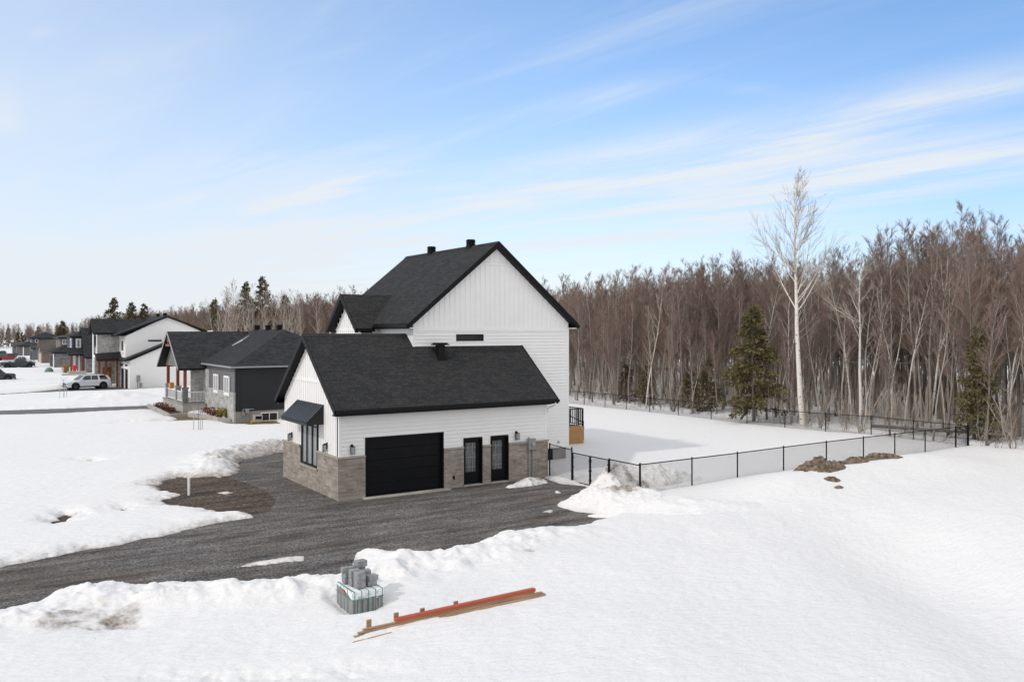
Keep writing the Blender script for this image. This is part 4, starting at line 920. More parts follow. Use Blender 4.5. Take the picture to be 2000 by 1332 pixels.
# ------------------------------------------------------------------ yard things of the neighbours
pl = thing('planter_bed', (2, 42, 0), 'low grey block planter with red shrubs along the bungalow porch', 'planter')
mb = MB()
pts = [(1.5, 51.2), (1.03, 39.6), (2.6, 40.2), (3.5, 37.5), (3.64, 34.05), (4.9, 33.6)]
for p, q in zip(pts[:-1], pts[1:]): mb.bar((*p, .17), (*q, .17), .25, .36)
mb.build('block_edging', M['concrete_l'], pl)
MB().extrude([(1.5, 51.2, .1), (1.03, 39.6, .1), (2.6, 40.2, .1), (3.5, 37.5, .1), (3.64, 34.05, .1), (4.5, 33.6, .1), (4.5, 42.2, .1), (2.6, 42.2, .1), (2.6, 51.2, .1)], (0, 0, .1)).build('mulch', M['soil'], pl)
def shrub(loc, h, w, mat, label, group=None, n=90, seed=1, name='shrub'):
    r = random.Random(seed); t = thing(name, loc, label, 'shrub', group); mb = MB(); lf = MB()
    for i in range(max(6, n // 10)):
        an = r.uniform(0, 6.28); q = (loc[0] + math.cos(an) * w * r.uniform(.1, .5), loc[1] + math.sin(an) * w * r.uniform(.1, .5), loc[2] + h * r.uniform(.5, 1))
        mb.cyl((loc[0], loc[1], loc[2]), q, .012, 4, .006)
    for i in range(n):
        an = r.uniform(0, 6.28); rr = w * .55 * math.sqrt(r.random()); zz = h * (.15 + .85 * r.random() * (1 - .4 * rr / w))
        c = Vector((loc[0] + math.cos(an) * rr, loc[1] + math.sin(an) * rr, loc[2] + zz)); d = Vector((r.gauss(0, 1), r.gauss(0, 1), r.gauss(0, 1))).normalized(); e = d.orthogonal().normalized()
        s = .05 + .05 * r.random(); lf.face(c - d * s, c + e * s * .6, c + d * s, c - e * s * .6)
    mb.build('stem', M['grass_dry'], t); lf.build('foliage', mat, t); return t
k = 0
for n_, (x, y, h, w) in zip(('leftmost', 'second from left', 'third from left', 'rightmost'), ((1.8, 48.3, .55, .8), (1.9, 46.6, .65, .9), (1.9, 45.2, .6, .8), (2.0, 43.6, .4, .6))):
    k += 1; shrub((x, y, .18), h, w, M['plant_red'], 'dry red shrub in the planter before the porch railing, ' + n_ + ' of four', 'red shrubs in front of the porch', 110, k)
for n_, (x, y, h, w) in zip(('leftmost', 'second from left', 'third from left', 'rightmost'), ((4.0, 40.0, .6, .8), (4.0, 38.8, .75, .9), (4.05, 37.6, .6, .8), (4.05, 36.6, .55, .7))):
    k += 1; shrub((x, y, .18), h, w, M['plant_red'], 'dry red shrub below the bungalow front windows, ' + n_ + ' of four', 'red shrubs below the two windows', 120, k)
shrub((4.1, 35.3, .18), 1.0, .75, M['plant_yel'], 'small yellow-green conical shrub near the bungalow corner', None, 260, 20)
ac = thing('air_conditioner', (6.1, 32.4, 0), 'small beige air conditioner box beside the bungalow basement window', 'air conditioner')
MB().box(5.85, 32.2, .05, 6.5, 32.75, .6).build('casing', M['mail'], ac, bevel=.02); MB().box(5.95, 32.185, .3, 6.4, 32.2, .52).build('grille', M['black'], ac)
tag(MB().cyl((5.65, 32.3, .02), (5.65, 32.3, .2), .09, 10, .05).cyl((5.65, 32.3, .2), (5.65, 32.3, .27), .06, 10).build('sprinkler_cap', M['yellow'], None, smooth=False), 'tiny yellow cap on the ground beside the beige air conditioner', 'cap')
tag(MB().box(2.7, 47.6, 1.95, 3.05, 48.3, 2.4).box(2.75, 47.7, 2.4, 3.0, 48.2, 2.47).build('storage_box', M['yellow']), 'orange box standing on the bungalow porch railing', 'box')
tag(MB().cyl((2.3, 119.2, .9), (2.3, 119.2, 1.6), .3, 12, .42).cyl((2.3, 119.2, .3), (2.3, 119.2, .9), .22, 12, .26).build('flower_pot', M['red_pot']), 'bright red flower pot at the navy house entry', 'flower pot')
og = thing('ornamental_grass', (1.0, 121, 0), 'clump of tall dry ornamental grass beside the stone garage', 'plant')
mb = MB(); r = random.Random(4)
for i in range(150):
    an = r.uniform(0, 6.28); q = r.uniform(.05, .65); mb.bar((1.2 + math.cos(an) * q * .5, 121 + math.sin(an) * q * .5, 0), (1.2 + math.cos(an) * q, 121 + math.sin(an) * q, 1.1 + r.random() * .9), .022)
mb.build('blade_tuft', M['grass_dry'], og)
gt = thing('garden_edging', (.5, 112, 0), 'brown stone steps and flower bed edge in front of the navy house', 'steps')
MB().box(-.8, 113, 0, 3, 113.5, .25).box(0, 113.5, 0, 3, 114.5, .5).box(1, 114.5, 0, 3.5, 116, .8).build('stone_step', M['mail'], gt)
dm = MB()
for i in range(8):
    t0, t1 = math.pi * i / 16, math.pi * (i + 1) / 16
    dm.cyl((-.63, 127.5, .0 + math.sin(t0) * 1.05), (-.63, 127.5, math.sin(t1) * 1.05), max(.02, math.cos(t0) * .75), 14, max(.02, math.cos(t1) * .75), cap=False)
tag(dm.build('utility_dome', simple('green_plastic', (.12, .19, .16), .6), smooth=True), 'rounded grey-green dome standing alone on the snowy lawn across from the navy house', 'utility dome')
def staked_sapling(loc, label):
    t = thing('staked_sapling', loc, label, 'young tree'); x, y, z = loc; r = random.Random(int(x * 7))
    for dx, dy in ((-.35, 0), (.05, -.3), (.3, .15)): MB().cyl((x + dx, y + dy, z - .4), (x + dx * .9, y + dy * .9, z + 1.55), .025, 6).build('stake', M['galv'], t)
    mb = MB().cyl((x, y, z - .3), (x, y, z + 2.0), .02, 6, .008)
    for i in range(26):
        h0 = .8 + r.random() * 1.1; an = r.uniform(0, 6.28); l = .2 + r.random() * .35; mb.cyl((x, y, z + h0), (x + math.cos(an) * l, y + math.sin(an) * l, z + h0 + l), .007, 3, .003, cap=False)
    mb.build('trunk', M['grey_siding'], t)
staked_sapling((.64, 27.75, .25), 'bare sapling held by three thin stakes in the snow before the bungalow')
staked_sapling((-4.49, 63.03, .25), 'bare sapling held by three thin stakes in the snow in front of the white suv')
tag(MB().cyl((-5.04, 4.77, -.2), (-5.04, 4.77, .72), .055, 12).cyl((-5.04, 4.77, .72), (-5.04, 4.77, .76), .065, 12).build('well_pipe', M['pvc']), 'white plastic pipe standing upright in the bare brown soil patch', 'pipe')

# ------------------------------------------------------------------ vehicles
def vehicle(kind, loc, rz, pmat, label, L=5.1, W=1.95, Hh=1.75, wr_=.39, plastic=True):
    t = thing(kind, loc, label, 'suv' if kind == 'suv' else 'pickup truck', rz=rz); t['_w'] = 0
    I = Matrix.Identity(4); hw = W / 2
    def mk(): return MB(I)
    h = L / 2
    def loft(mb, st):
        """st: stations x, z0, z1, half-width low, half-width top"""
        v = []; f = []
        for x, z0, z1, w0, w1 in st:
            v += [(x, -w0, z0), (x, -w1, z1), (x, w1, z1), (x, w0, z0)]
        for i in range(len(st) - 1):
            k = i * 4
            for j in range(4): f.append((k + j, k + 4 + j, k + 4 + (j + 1) % 4, k + (j + 1) % 4))
        f.append((0, 1, 2, 3)); f.append(tuple(4 * (len(st) - 1) + j for j in (3, 2, 1, 0)))
        mb.add(v, f); return mb
    bl = 1.02 if kind == 'suv' else 1.12
    lo = .3 if kind == 'suv' else .42
    if kind == 'suv':
        body = loft(mk(), [(-h, .42, .78, hw * .8, hw * .82), (-h + .12, .3, .95, hw * .93, hw * .88), (-h + .5, lo, 1.02, hw, hw * .93), (-h + 1.35, lo, 1.12, hw, hw * .95), (h - .3, lo, 1.16, hw, hw * .95), (h - .06, .36, 1.1, hw * .95, hw * .9), (h, .45, .95, hw * .9, hw * .86)])
        cab = loft(mk(), [(-h + 1.25, 1.05, 1.12, hw * .93, hw * .92), (-h + 2.05, 1.08, Hh - .05, hw * .94, hw * .74), (-h + 2.6, 1.1, Hh, hw * .94, hw * .76), (h - 1.0, 1.12, Hh - .03, hw * .94, hw * .75), (h - .42, 1.12, Hh - .12, hw * .94, hw * .73), (h - .08, 1.1, 1.16, hw * .9, hw * .88)])
    else:
        body = loft(mk(), [(-h, .5, .98, hw * .88, hw * .86), (-h + .15, .45, 1.12, hw * .96, hw * .9), (-h + 1.3, lo, 1.2, hw, hw * .93), (-h + 3.45, lo, 1.18, hw, hw * .95), (h - .05, .5, 1.16, hw, hw * .95), (h, .55, 1.14, hw * .97, hw * .93)])
        cab = loft(mk(), [(-h + 1.2, 1.12, 1.2, hw * .9, hw * .88), (-h + 1.95, 1.14, Hh - .04, hw * .92, hw * .72), (-h + 2.4, 1.14, Hh, hw * .93, hw * .74), (-h + 3.2, 1.14, Hh - .02, hw * .93, hw * .74), (-h + 3.5, 1.14, 1.2, hw * .93, hw * .8)])
    bo = body.build('body', pmat, t, bevel=.05); cb = cab.build('cab', pmat, t, bevel=.04)
    # windows, slightly proud of the cab sides
    zt_, zb = Hh - .1, 1.17
    def wy(z, s): f_ = (z - 1.1) / (Hh - 1.1); return s * (hw * (.94 + (.755 - .94) * f_) + .012)
    def side(x0b, x0t, x1t, x1b):
        for s in (-1, 1):
            p = [(x0b, wy(zb, s), zb), (x0t, wy(zt_, s), zt_), (x1t, wy(zt_, s), zt_), (x1b, wy(zb, s), zb)]
            mk().extrude(p, (0, -s * .02, 0)).build('side_window', M['car_glass'], t)
    if kind == 'suv':
        side(-h + 1.55, -h + 2.15, -h + 2.75, -h + 2.75); side(-h + 2.83, -h + 2.83, -h + 3.55, -h + 3.6); side(-h + 3.85, -h + 3.72, h - .75, h - .45)
        x0, x1 = -h + 1.3, -h + 2.02
    else:
        side(-h + 1.5, -h + 2.05, -h + 2.5, -h + 2.5); side(-h + 2.58, -h + 2.58, -h + 3.1, -h + 3.3); x0, x1 = -h + 1.26, -h + 1.92
    mk().extrude([(x0, -hw * .8, 1.17), (x1, -hw * .68, Hh - .09), (x1, hw * .68, Hh - .09), (x0, hw * .8, 1.17)], (-.04, 0, .03)).build('windscreen', M['car_glass'], t)
    xr = h - .42 if kind == 'suv' else -h + 3.3
    mk().extrude([(xr + .33, -hw * .72, 1.22), (xr + .06, -hw * .66, Hh - .16), (xr + .06, hw * .66, Hh - .16), (xr + .33, hw * .72, 1.22)], (.03, 0, .01)).build('rear_window', M['car_glass'], t)
    if plastic:
        pb = mk()
        for s in (-1, 1): pb.box(-h + 1.4, s * (hw + .012), .28, h - 1.35, s * (hw - .05), .44)
        pb.box(h - .1, -hw * .85, .38, h + .05, hw * .85, .62); pb.box(-h - .04, -hw * .8, .36, -h + .1, hw * .8, .5); pb.build('bumper_trim', M['tyre'], t)
    mk().box(-h - .025, -hw * .5, .56, -h + .1, hw * .5, .82).build('grille', M['black'], t)
    for s in (-1, 1):
        mk().box(-h + .0, s * hw * .56, .72, -h + .3, s * hw * .9, .86).build('headlight', M['head'], t, bevel=.02)
        mk().box(h - .14, s * hw * .68, .92, h + .015, s * hw * .93, 1.1).build('tail_light', M['tail'], t, bevel=.02)
        mk().box(-h + 1.62, s * (hw + .2), 1.16, -h + 1.78, s * (hw - .06), 1.3).build('mirror', pmat, t, bevel=.03)
    fx, rx = -h + .98, h - 1.02
    if kind != 'suv': rx = h - 1.2
    for x in (fx, rx):
        for s in (-1, 1):
            mk().cyl((x, s * (hw - .35), wr_ + .05), (x, s * (hw + .008), wr_ + .05), wr_ + .1, 22).build('wheel_arch', M['tyre'], t)
            wb = mk().cyl((x, s * (hw - .24), wr_), (x, s * (hw + .03), wr_), wr_, 22).build('wheel', M['tyre'], t, bevel=.03)
            mk().cyl((x, s * (hw + .015), wr_), (x, s * (hw + .045), wr_), wr_ * .62, 14).build('rim', M['rim'], wb)
    if kind == 'suv':
        mk().bar((-h + 2.2, -hw * .66, Hh + .03), (h - .9, -hw * .66, Hh + .03), .05).bar((-h + 2.2, hw * .66, Hh + .03), (h - .9, hw * .66, Hh + .03), .05).build('roof_rail', M['galv'], t)
    else:
        mk().box(-h + 3.62, -hw * .84, 1.1, h - .1, hw * .84, 1.205).build('bed_cover', M['tyre'], t)
    return t
vehicle('suv', (-.15, 82.0, .02), R(12), M['car_white'], 'white suv parked nose out on the cleared driveway of the stone-towered house', 5.2, 2.0, 1.78)
vehicle('pickup_truck', (-9.4, 105.5, .02), R(180), M['car_black'], 'black pickup truck cut by the left edge of the photo, nearest of the trucks', 5.6, 2.05, 1.9, .42)
vehicle('pickup_truck', (-3.9, 153.5, .02), R(182), M['car_teal'], 'dark teal pickup truck parked in front of the white pickup truck', 5.8, 2.05, 1.9, .42)
vehicle('pickup_truck', (-3.0, 165.5, .02), R(182), M['car_white'], 'white pickup truck parked behind the dark teal one', 5.8, 2.05, 1.95, .42, False)
vehicle('pickup_truck', (-3.6, 195.6, .02), R(181), M['car_red'], 'dark red pickup truck parked far down the street', 6.0, 2.05, 1.9, .42, False)
vehicle('pickup_truck', (-3.2, 225, .02), R(2), M['car_grey'], 'grey pickup truck, farthest of the parked trucks', 6.0, 2.05, 1.95, .42, False)

# ------------------------------------------------------------------ chain link fences
def mesh_wires(mb, p0, p1, z0, z1, sp=.075):
    p0, p1 = Vector(p0), Vector(p1); L = (p1 - p0).length; d = (p1 - p0) / L; h = z1 - z0
    n = int((L + h) / sp)
    for i in range(n):
        s = i * sp - h
        for sg in (0, 1):
            a0, a1 = s, s + h
            t0, t1 = max(0, -a0 / h), min(1, (L - a0) / h)
            if t1 <= t0: continue
            q0, q1 = p0 + d * (a0 + h * t0), p0 + d * (a0 + h * t1)
            zz = (z0 + h * t0, z0 + h * t1) if sg == 0 else (z1 - h * t0, z1 - h * t1)
            mb.cyl((q0.x, q0.y, zz[0]), (q1.x, q1.y, zz[1]), .0034, 3, cap=False)
def fence(name, posts, label, ztop=1.48, zb=0, sag=True, thick=()):
    t = thing(name, (*posts[0], 0), label, 'fence'); mw = MB(); rl = MB()
    for i, p in enumerate(posts):
        w = .045 if i in thick else .032
        MB().cyl((*p, -.3), (*p, ztop + .05), w, 10).cyl((*p, ztop + .05), (*p, ztop + .08), w * .7, 10).build('post', M['black'], t)
    for p, q in zip(posts[:-1], posts[1:]):
        rl.cyl((*p, ztop), (*q, ztop), .024, 8); mesh_wires(mw, (*p, 0), (*q, 0), zb, ztop)
    rl.build('top_rail', M['black'], t); mw.build('chain_link_mesh', M['black'], t)
    return t
npst = [(10.87, -6.75), (14.0, -6.7), (17.0, -6.65), (20.45, -6.5), (23.9, -6.4), (27.1, -6.35), (29.95, -6.35), (32.9, -6.35), (36.0, -6.4), (37.2, -6.5)]
fence('chain_link_fence', npst, 'black chain link fence run crossing the snow right of the gates, dirt piles against it', thick=(0, 8, 9))
bp_ = [(37.2, -3.0), (37.4, .1), (36.4, 2.9), (36.0, 6.0), (35.8, 9.3), (35.7, 12.8), (35.7, 16.4), (35.6, 19.7), (35.5, 22.6), (35.4, 25.4), (35.3, 28.3), (35.2, 31.2)]
fence('chain_link_fence', [(37.2, -6.44)] + bp_, 'black chain link fence along the edge of the woods behind the yard', ztop=1.5, zb=.25)
gf = thing('chain_link_gate_run', (10.87, -.1, 0), 'short black chain link run with a double gate beside the garage corner', 'gate')
mw = MB(); mw2 = MB(); rl = MB()
for b in (-.15, -1.95, -4.72): MB().cyl((10.87, b, -.1), (10.87, b, 1.68 if b > -2 else 1.5), .04, 10).build('post', M['black'], gf)
rl.cyl((10.87, -.15, 1.62), (10.87, -1.95, 1.55), .024, 8); mesh_wires(mw, (10.87, -.15, 0), (10.87, -1.95, 0), .05, 1.55)
rl.cyl((10.87, -4.72, 1.45), (10.87, -6.75, 1.45), .024, 8); mesh_wires(mw2, (10.87, -4.72, 0), (10.87, -6.75, 0), .2, 1.45)
rl.build('top_rail', M['black'], gf); mw.build('chain_link_mesh', M['black'], gf); mw2.build('chain_link_mesh', M['black'], gf)
for b0_, b1_ in ((-2.04, -3.3), (-3.38, -4.64)):
    g = MB()
    g.cyl((10.87, b0_, .06), (10.87, b0_, 1.42), .025, 8).cyl((10.87, b1_, .06), (10.87, b1_, 1.42), .025, 8).cyl((10.87, b0_, .08), (10.87, b1_, .08), .022, 8).cyl((10.87, b0_, 1.42), (10.87, b1_, 1.42), .024, 8)
    for b in (b0_, b1_):
        for z in (.3, .75, 1.2): g.cyl((10.82, b, z), (10.92, b, z), .03, 6)
    g = g.build('gate', M['black'], gf); mw = MB(); mesh_wires(mw, (10.87, b0_, 0), (10.87, b1_, 0), .09, 1.4); mw.build('gate_mesh', M['black'], g)

# ------------------------------------------------------------------ heaps
def mound(name, cx, cy, rx, ry, h, rot, mat, label, cat, seed, rough=.35, n=70, z0=None, dirtf=None, pk=1.3, fr=1.6, group=None):
    g = np.linspace(-1.25, 1.25, n); U, V = np.meshgrid(g, g, indexing='ij')
    c, s = math.cos(rot), math.sin(rot); a = cx + U * rx * c - V * ry * s; b = cy + U * rx * s + V * ry * c
    rr = np.sqrt(U ** 2 + V ** 2) + fbm(U * 1.7 + seed, V * 1.7, seed, 3) * .3
    prof = np.clip(1 - rr, -.4, 1); prof = np.sign(prof) * np.abs(prof) ** (1 / pk)
    base = snow_surface(a.ravel(), b.ravel())[0].reshape(a.shape)
    base = np.maximum(base, base_T(a, b) + .0)
    bl = fbm(a * fr, b * fr, seed + 9, 5, .6)
    z = base + h * prof * (1 + rough * bl) + .12 * h * np.abs(fbm(a * fr * 2.5, b * fr * 2.5, seed + 4, 3)) * (prof > 0)
    i = np.arange(n * n).reshape(n, n); q = np.stack([i[:-1, :-1], i[1:, :-1], i[1:, 1:], i[:-1, 1:]], -1).reshape(-1, 4)
    o = mesh_np(name, np.stack([a.ravel(), b.ravel(), z.ravel()], 1), q, mat, True)
    d = np.zeros(n * n) if dirtf is None else dirtf(a, b, bl, prof).ravel()
    at = o.data.attributes.new('dirt', 'FLOAT', 'POINT'); at.data.foreach_set('value', np.clip(d, 0, 1.5).astype(np.float32))
    tag(o, label, cat, group); return o
mound('snow_pile', 9.2, -7.4, 2.2, 1.6, .55, R(-38), M['snow'], 'ploughed white snow pile with a dirty crown in front of the double gate', 'snow pile', 11, .55, 110, pk=2.2, dirtf=lambda a, b, bl, p: .95 * np.exp(-(((a - 9.35) / .75) ** 2 + ((b + 7.25) / .85) ** 2)) + .15 * (bl > .1), fr=1.9)
mound('snow_pile', 12.6, -4.9, 2.6, 1.2, .95, R(-15), M['snow'], 'lumpy dirt-flecked snow pile just behind the fence', 'snow pile', 23, .55, 100, dirtf=lambda a, b, bl, p: .35 * np.exp(-(((a - 11.6) / 1.1) ** 2)) + .1 + .3 * (bl > .15), fr=2.2)
mound('snow_pile', 8.9, -1.25, 1.25, .42, .38, R(8), M['snow'], 'low dirty snow heap against the garage wall under the meter', 'snow pile', 5, .4, 60, dirtf=lambda a, b, bl, p: .4 + .4 * (bl > .1), fr=2.6)
mound('snow_pile', 10.2, -9.6, 3.4, 1.3, .38, R(-22), M['snow'], 'long low tongue of ploughed snow right of the big pile', 'snow pile', 37, .35, 80, fr=1.2)
mound('dirt_mound', 20.0, -8.9, 1.5, .8, .5, R(0), M['dirtpile'], 'largest brown earth mound poking through the snow by the fence', 'dirt mound', 51, .9, 110, fr=3)
mound('dirt_mound', 22.7, -8.7, 1.1, .36, .3, R(-12), M['dirtpile'], 'narrow brown earth mound in the middle of the row by the fence', 'dirt mound', 53, .7, 70, fr=2.6)
mound('dirt_mound', 24.9, -8.8, 1.15, .34, .34, R(-28), M['dirtpile'], 'brown earth mound at the right end of the row by the fence', 'dirt mound', 57, .7, 70, fr=2.6)
mound('dirt_mound', 18.9, -10.4, .42, .25, .16, R(-10), M['dirtpile'], 'small clod of brown earth below the largest mound', 'dirt mound', 59, .7, 40, fr=4)
mound('dirt_mound', 18.4, -11.1, .3, .12, .1, R(0), M['dirtpile'], 'tiny dark clod of earth farthest down the snow slope', 'dirt mound', 61, .7, 30, fr=5)
# loose snow lumps on the gravel
r = random.Random(3)
for i, (x, y, s) in enumerate(((8.5, -5.1, .16), (8.3, -5.5, .24), (8.0, -5.75, .18), (8.9, -4.7, .12), (8.75, -3.7, .14), (8.2, -6.1, .13), (7.6, -6.3, .1))):
    v = []; mb = MB()
    mb.cyl((x, y, 0), (x, y, s * .35), s, 9, s * .8, cap=False); mb.cyl((x, y, s * .35), (x, y, s * .6), s * .8, 9, s * .3)
    mb.v = [(p[0] + r.uniform(-.3, .3) * s, p[1] + r.uniform(-.3, .3) * s, max(0, p[2] + r.uniform(-.1, .15) * s)) for p in mb.v]
    tag(mb.build('snow_lump', M['snow_plain'], smooth=True), 'loose snow chunk on the gravel beside the ploughed pile, ' + ['4th from left', '3rd from left, the largest', '2nd from left', '6th from left', '5th from left, farthest back', 'farthest right', 'leftmost and smallest'][i], 'snow lump', 'loose snow chunks on the gravel')

# ------------------------------------------------------------------ pallet of pavers
gz = .02
pk_ = thing('paver_bundle', (-5.2, -14.1, gz), 'strapped bundle of grey paver slabs under white printed plastic in the snow', 'paver bundle')
X0, X1, Y0, Y1, ZT = -5.25, -4.42, -14.12, -13.02, .62
r = random.Random(5)
n = 6; wd = (X1 - X0) / n
for i in range(n):
    for j in range(2):
        y0 = Y0 + j * (Y1 - Y0) / 2; dz = r.uniform(-.01, .01)
        MB().box(X0 + i * wd + .008, y0 + .006, gz - .15, X0 + (i + 1) * wd - .008, y0 + (Y1 - Y0) / 2 - .006, ZT - .01 + dz).build('paver_slab', M['paver_side'], pk_, bevel=.006)
mb = MB(); nx, ny = 24, 30
def wz(u, v): return ZT + .012 + .008 * math.sin(u * 23 + v * 7) + .006 * math.sin(v * 31)
for i in range(nx):
    for j in range(ny):
        P = lambda i, j: (X0 - .01 + (X1 - X0 + .02) * i / nx, Y0 - .012 + (Y1 - Y0 + .024) * j / ny, wz(i / nx, j / ny)); mb.face(P(i, j), P(i + 1, j), P(i + 1, j + 1), P(i, j + 1))
for i in range(nx):   # front skirt
    for j in range(6):
        lo = .19 + .012 * math.sin(i * 1.1)
        P = lambda i, j: (X0 - .01 + (X1 - X0 + .02) * i / nx, Y0 - .012 - .004 * math.sin(i * .8 + j), wz(i / nx, 0) - lo * j / 6); mb.face(P(i, j), P(i, j + 1), P(i + 1, j + 1), P(i + 1, j))
for i in range(ny):   # left skirt, torn shorter to the back
    for j in range(5):
        P = lambda i, j: (X0 - .012 - .004 * math.sin(i * .9 + j), Y0 - .012 + (Y1 - Y0 + .024) * i / ny, wz(0, i / ny) - max(.02, (.19 - .32 * i / ny)) * j / 5); mb.face(P(i, j), P(i + 1, j), P(i + 1, j + 1), P(i, j + 1))
mb.build('plastic_wrap', M['wrap'], pk_, smooth=True)
mb = MB()
for i in range(5):
    x = X0 + .02 + (X1 - X0 - .08) * i / 4 + .03
    mb.box(x - .008, Y0 - .02, gz, x + .008, Y0 - .016, ZT + .03); mb.box(x - .008, Y0 - .02, ZT + .024, x + .008, Y1 + .02, ZT + .03)
mb.box(X0 - .022, Y0 - .024, ZT - .17, X1 + .015, Y0 - .019, ZT - .155); mb.box(X0 - .022, Y0 - .02, ZT - .17, X0 - .017, Y1 + .01, ZT - .155)
mb.box(X0 + .03, Y0 - .02, ZT + .0262, X0 + .045, Y1, ZT + .0318)
for y in (Y0 + .3, Y0 + .75): mb.box(X0 - .021, y - .008, gz, X0 - .017, y + .008, ZT + .02)
mb.build('strap', M['strap'], pk_)
def text(body, size, loc, rot, mat, name='lettering', parent=None):
    cu = bpy.data.curves.new(name, 'FONT'); cu.body = body; cu.size = size; cu.extrude = .001; o_ = bpy.data.objects.new('tmp', cu); COL.objects.link(o_)
    dg = bpy.context.evaluated_depsgraph_get(); me = bpy.data.meshes.new_from_object(o_.evaluated_get(dg)); bpy.data.objects.remove(o_)
    me.materials.clear(); me.materials.append(mat)
    o = bpy.data.objects.new(name, me); COL.objects.link(o); off = Vector((0, 0, 0))
    if parent is not None: o.parent = parent; off = Vector(parent.location)
    o.location = Vector(loc) - off; o.rotation_euler = rot; return o
text('AN', .055, (-5.12, Y0 - .03, .49), (R(90), 0, 0), M['ink'], parent=pk_)
text(')', .085, (-4.99, Y0 - .03, .475), (R(90), 0, 0), M['ink'], 'logo', pk_)
mb = MB()
for z, x0, x1 in ((.55, -4.88, -4.76), (.53, -4.9, -4.74), (.505, -4.94, -4.8)): mb.box(x0, Y0 - .031, z, x1, Y0 - .028, z + .008)
mb.build('small_print', M['ink_grey'], pk_)
text('C', .085, (-4.62, Y0 - .03, .53), (R(90), 0, 0), M['ink_red'], 'logo', pk_)
mb = MB(); mb.face((X0 - .03, -13.62, .5), (X0 - .03, -13.72, .56), (X0 - .03, -13.5, .6), (X0 - .03, -13.48, .55)); mb.build('red_mark', M['ink_red'], pk_)
# loose blocks on top
def block(x, y, z, lx, ly, lz, rz, label, grp=None):
    o = MB(Matrix.Translation((0, 0, 0))).box(-lx / 2, -ly / 2, 0, lx / 2, ly / 2, lz)
    if lz > .25:
        for k in range(3): o.box(-lx / 2 + lx * (k + .5) / 3.2, -ly / 2 - .006, .01, -lx / 2 + lx * (k + .5) / 3.2 + .03, -ly / 2, lz - .01)
    o = o.build('paver_block', M['paver'], None, bevel=.008); o.location = (x, y, z); o.rotation_euler = (0, 0, rz); tag(o, label, 'paver block', grp); return o
Z1 = ZT + .032
block(-4.93, -13.8, Z1, .24, .22, .2, R(3), 'ribbed grey block standing at the front centre of the bundle, bottom of two')
block(-4.93, -13.8, Z1 + .202, .24, .22, .2, R(6), 'ribbed grey block standing at the front centre, top of two')
block(-4.96, -13.54, Z1, .25, .2, .2, R(2), 'grey block right behind the front centre pair, bottom of two')
block(-4.96, -13.54, Z1 + .202, .26, .2, .2, R(-2), 'grey block right behind the front centre pair, top of two')
block(-4.6, -13.74, Z1, .26, .22, .12, R(4), 'low grey block at the front right of the bundle, bottom of two')
block(-4.58, -13.75, Z1 + .122, .28, .22, .13, R(12), 'wide grey block at the front right of the bundle, top of two')
block(-4.62, -13.44, Z1, .25, .2, .22, R(3), 'grey block in the middle of the right side, lowest of its pair')
block(-4.6, -13.42, Z1 + .222, .24, .2, .09, R(-4), 'thin grey block in the middle of the right side, upper of its pair')
block(-4.68, -13.18, Z1, .26, .22, .36, R(0), 'tall grey block at the back carrying the topmost block')
block(-4.66, -13.22, Z1 + .362, .29, .22, .16, R(8), 'topmost grey block of the whole heap')
block(-5.03, -13.22, Z1, .22, .22, .12, R(-3), 'grey block at the back left, lowest of three')
block(-5.03, -13.2, Z1 + .122, .2, .22, .14, R(5), 'grey block at the back left, middle of three')
block(-5.0, -13.2, Z1 + .264, .34, .16, .13, R(-6), 'long flat grey block at the back left, top of three')

# ------------------------------------------------------------------ lumber
def board(p0, p1, w, h, mat, label, name='wooden_board', cat='board', grp=None, warp=0):
    p0, p1 = Vector(p0), Vector(p1); n = 10; mb = MB(); pts = [p0.lerp(p1, i / n) + Vector((0, warp * math.sin(math.pi * i / n), 0)) for i in range(n + 1)]
    v = []; 
    for p in pts: v += [p + Vector((0, -w / 2, -h / 2)), p + Vector((0, w / 2, -h / 2)), p + Vector((0, w / 2, h / 2)), p + Vector((0, -w / 2, h / 2))]
    f = [(i * 4 + j, i * 4 + 4 + j, i * 4 + 4 + (j + 1) % 4, i * 4 + (j + 1) % 4) for i in range(n) for j in range(4)] + [(0, 1, 2, 3), (n * 4 + 3, n * 4 + 2, n * 4 + 1, n * 4)]
    mb.add([tuple(q) for q in v], f); o = mb.build(name, mat, None, bevel=.004); tag(o, label, cat, grp); return o
def sz(x, y): return float(snow_surface(np.array([x]), np.array([y]))[0][0])
zb = max(sz(-6, -15.9), sz(-1, -15.7), sz(-3.5, -15.8)) - .01
board((-5.97, -15.92, zb + .0), (-.5, -15.72, zb + .01), .1, .045, M['lumber'], 'longest tan board, bottom of the lumber stack')
board((-5.84, -15.85, zb + .046), (-.56, -15.68, zb + .052), .09, .04, M['lumber'], 'tan board lying second from the bottom of the lumber stack', warp=.02)
board((-5.7, -15.8, zb + .085), (-.8, -15.65, zb + .092), .085, .035, M['lumber'], 'tan board directly under the orange plank')
board((-4.86, -15.76, zb + .145), (-.76, -15.62, zb + .15), .13, .08, M['orange'], 'long orange-red painted plank on top of the lumber stack', 'painted_plank', 'plank')
board((-6.27, -16.22, zb - .015), (-5.13, -16.14, zb + .0), .06, .05, M['lumber'], 'short tan board half buried in snow below the stack')
board((-6.5, -15.42, zb - .02), (-5.6, -15.38, zb - .0), .045, .04, M['lumber'], 'thin piece of wood half buried in snow left of the wood blocks')
board((-4.2, -15.5, zb + .02), (-3.0, -15.44, zb + .04), .08, .035, M['lumber'], 'dark tan offcut lying just behind the orange plank')
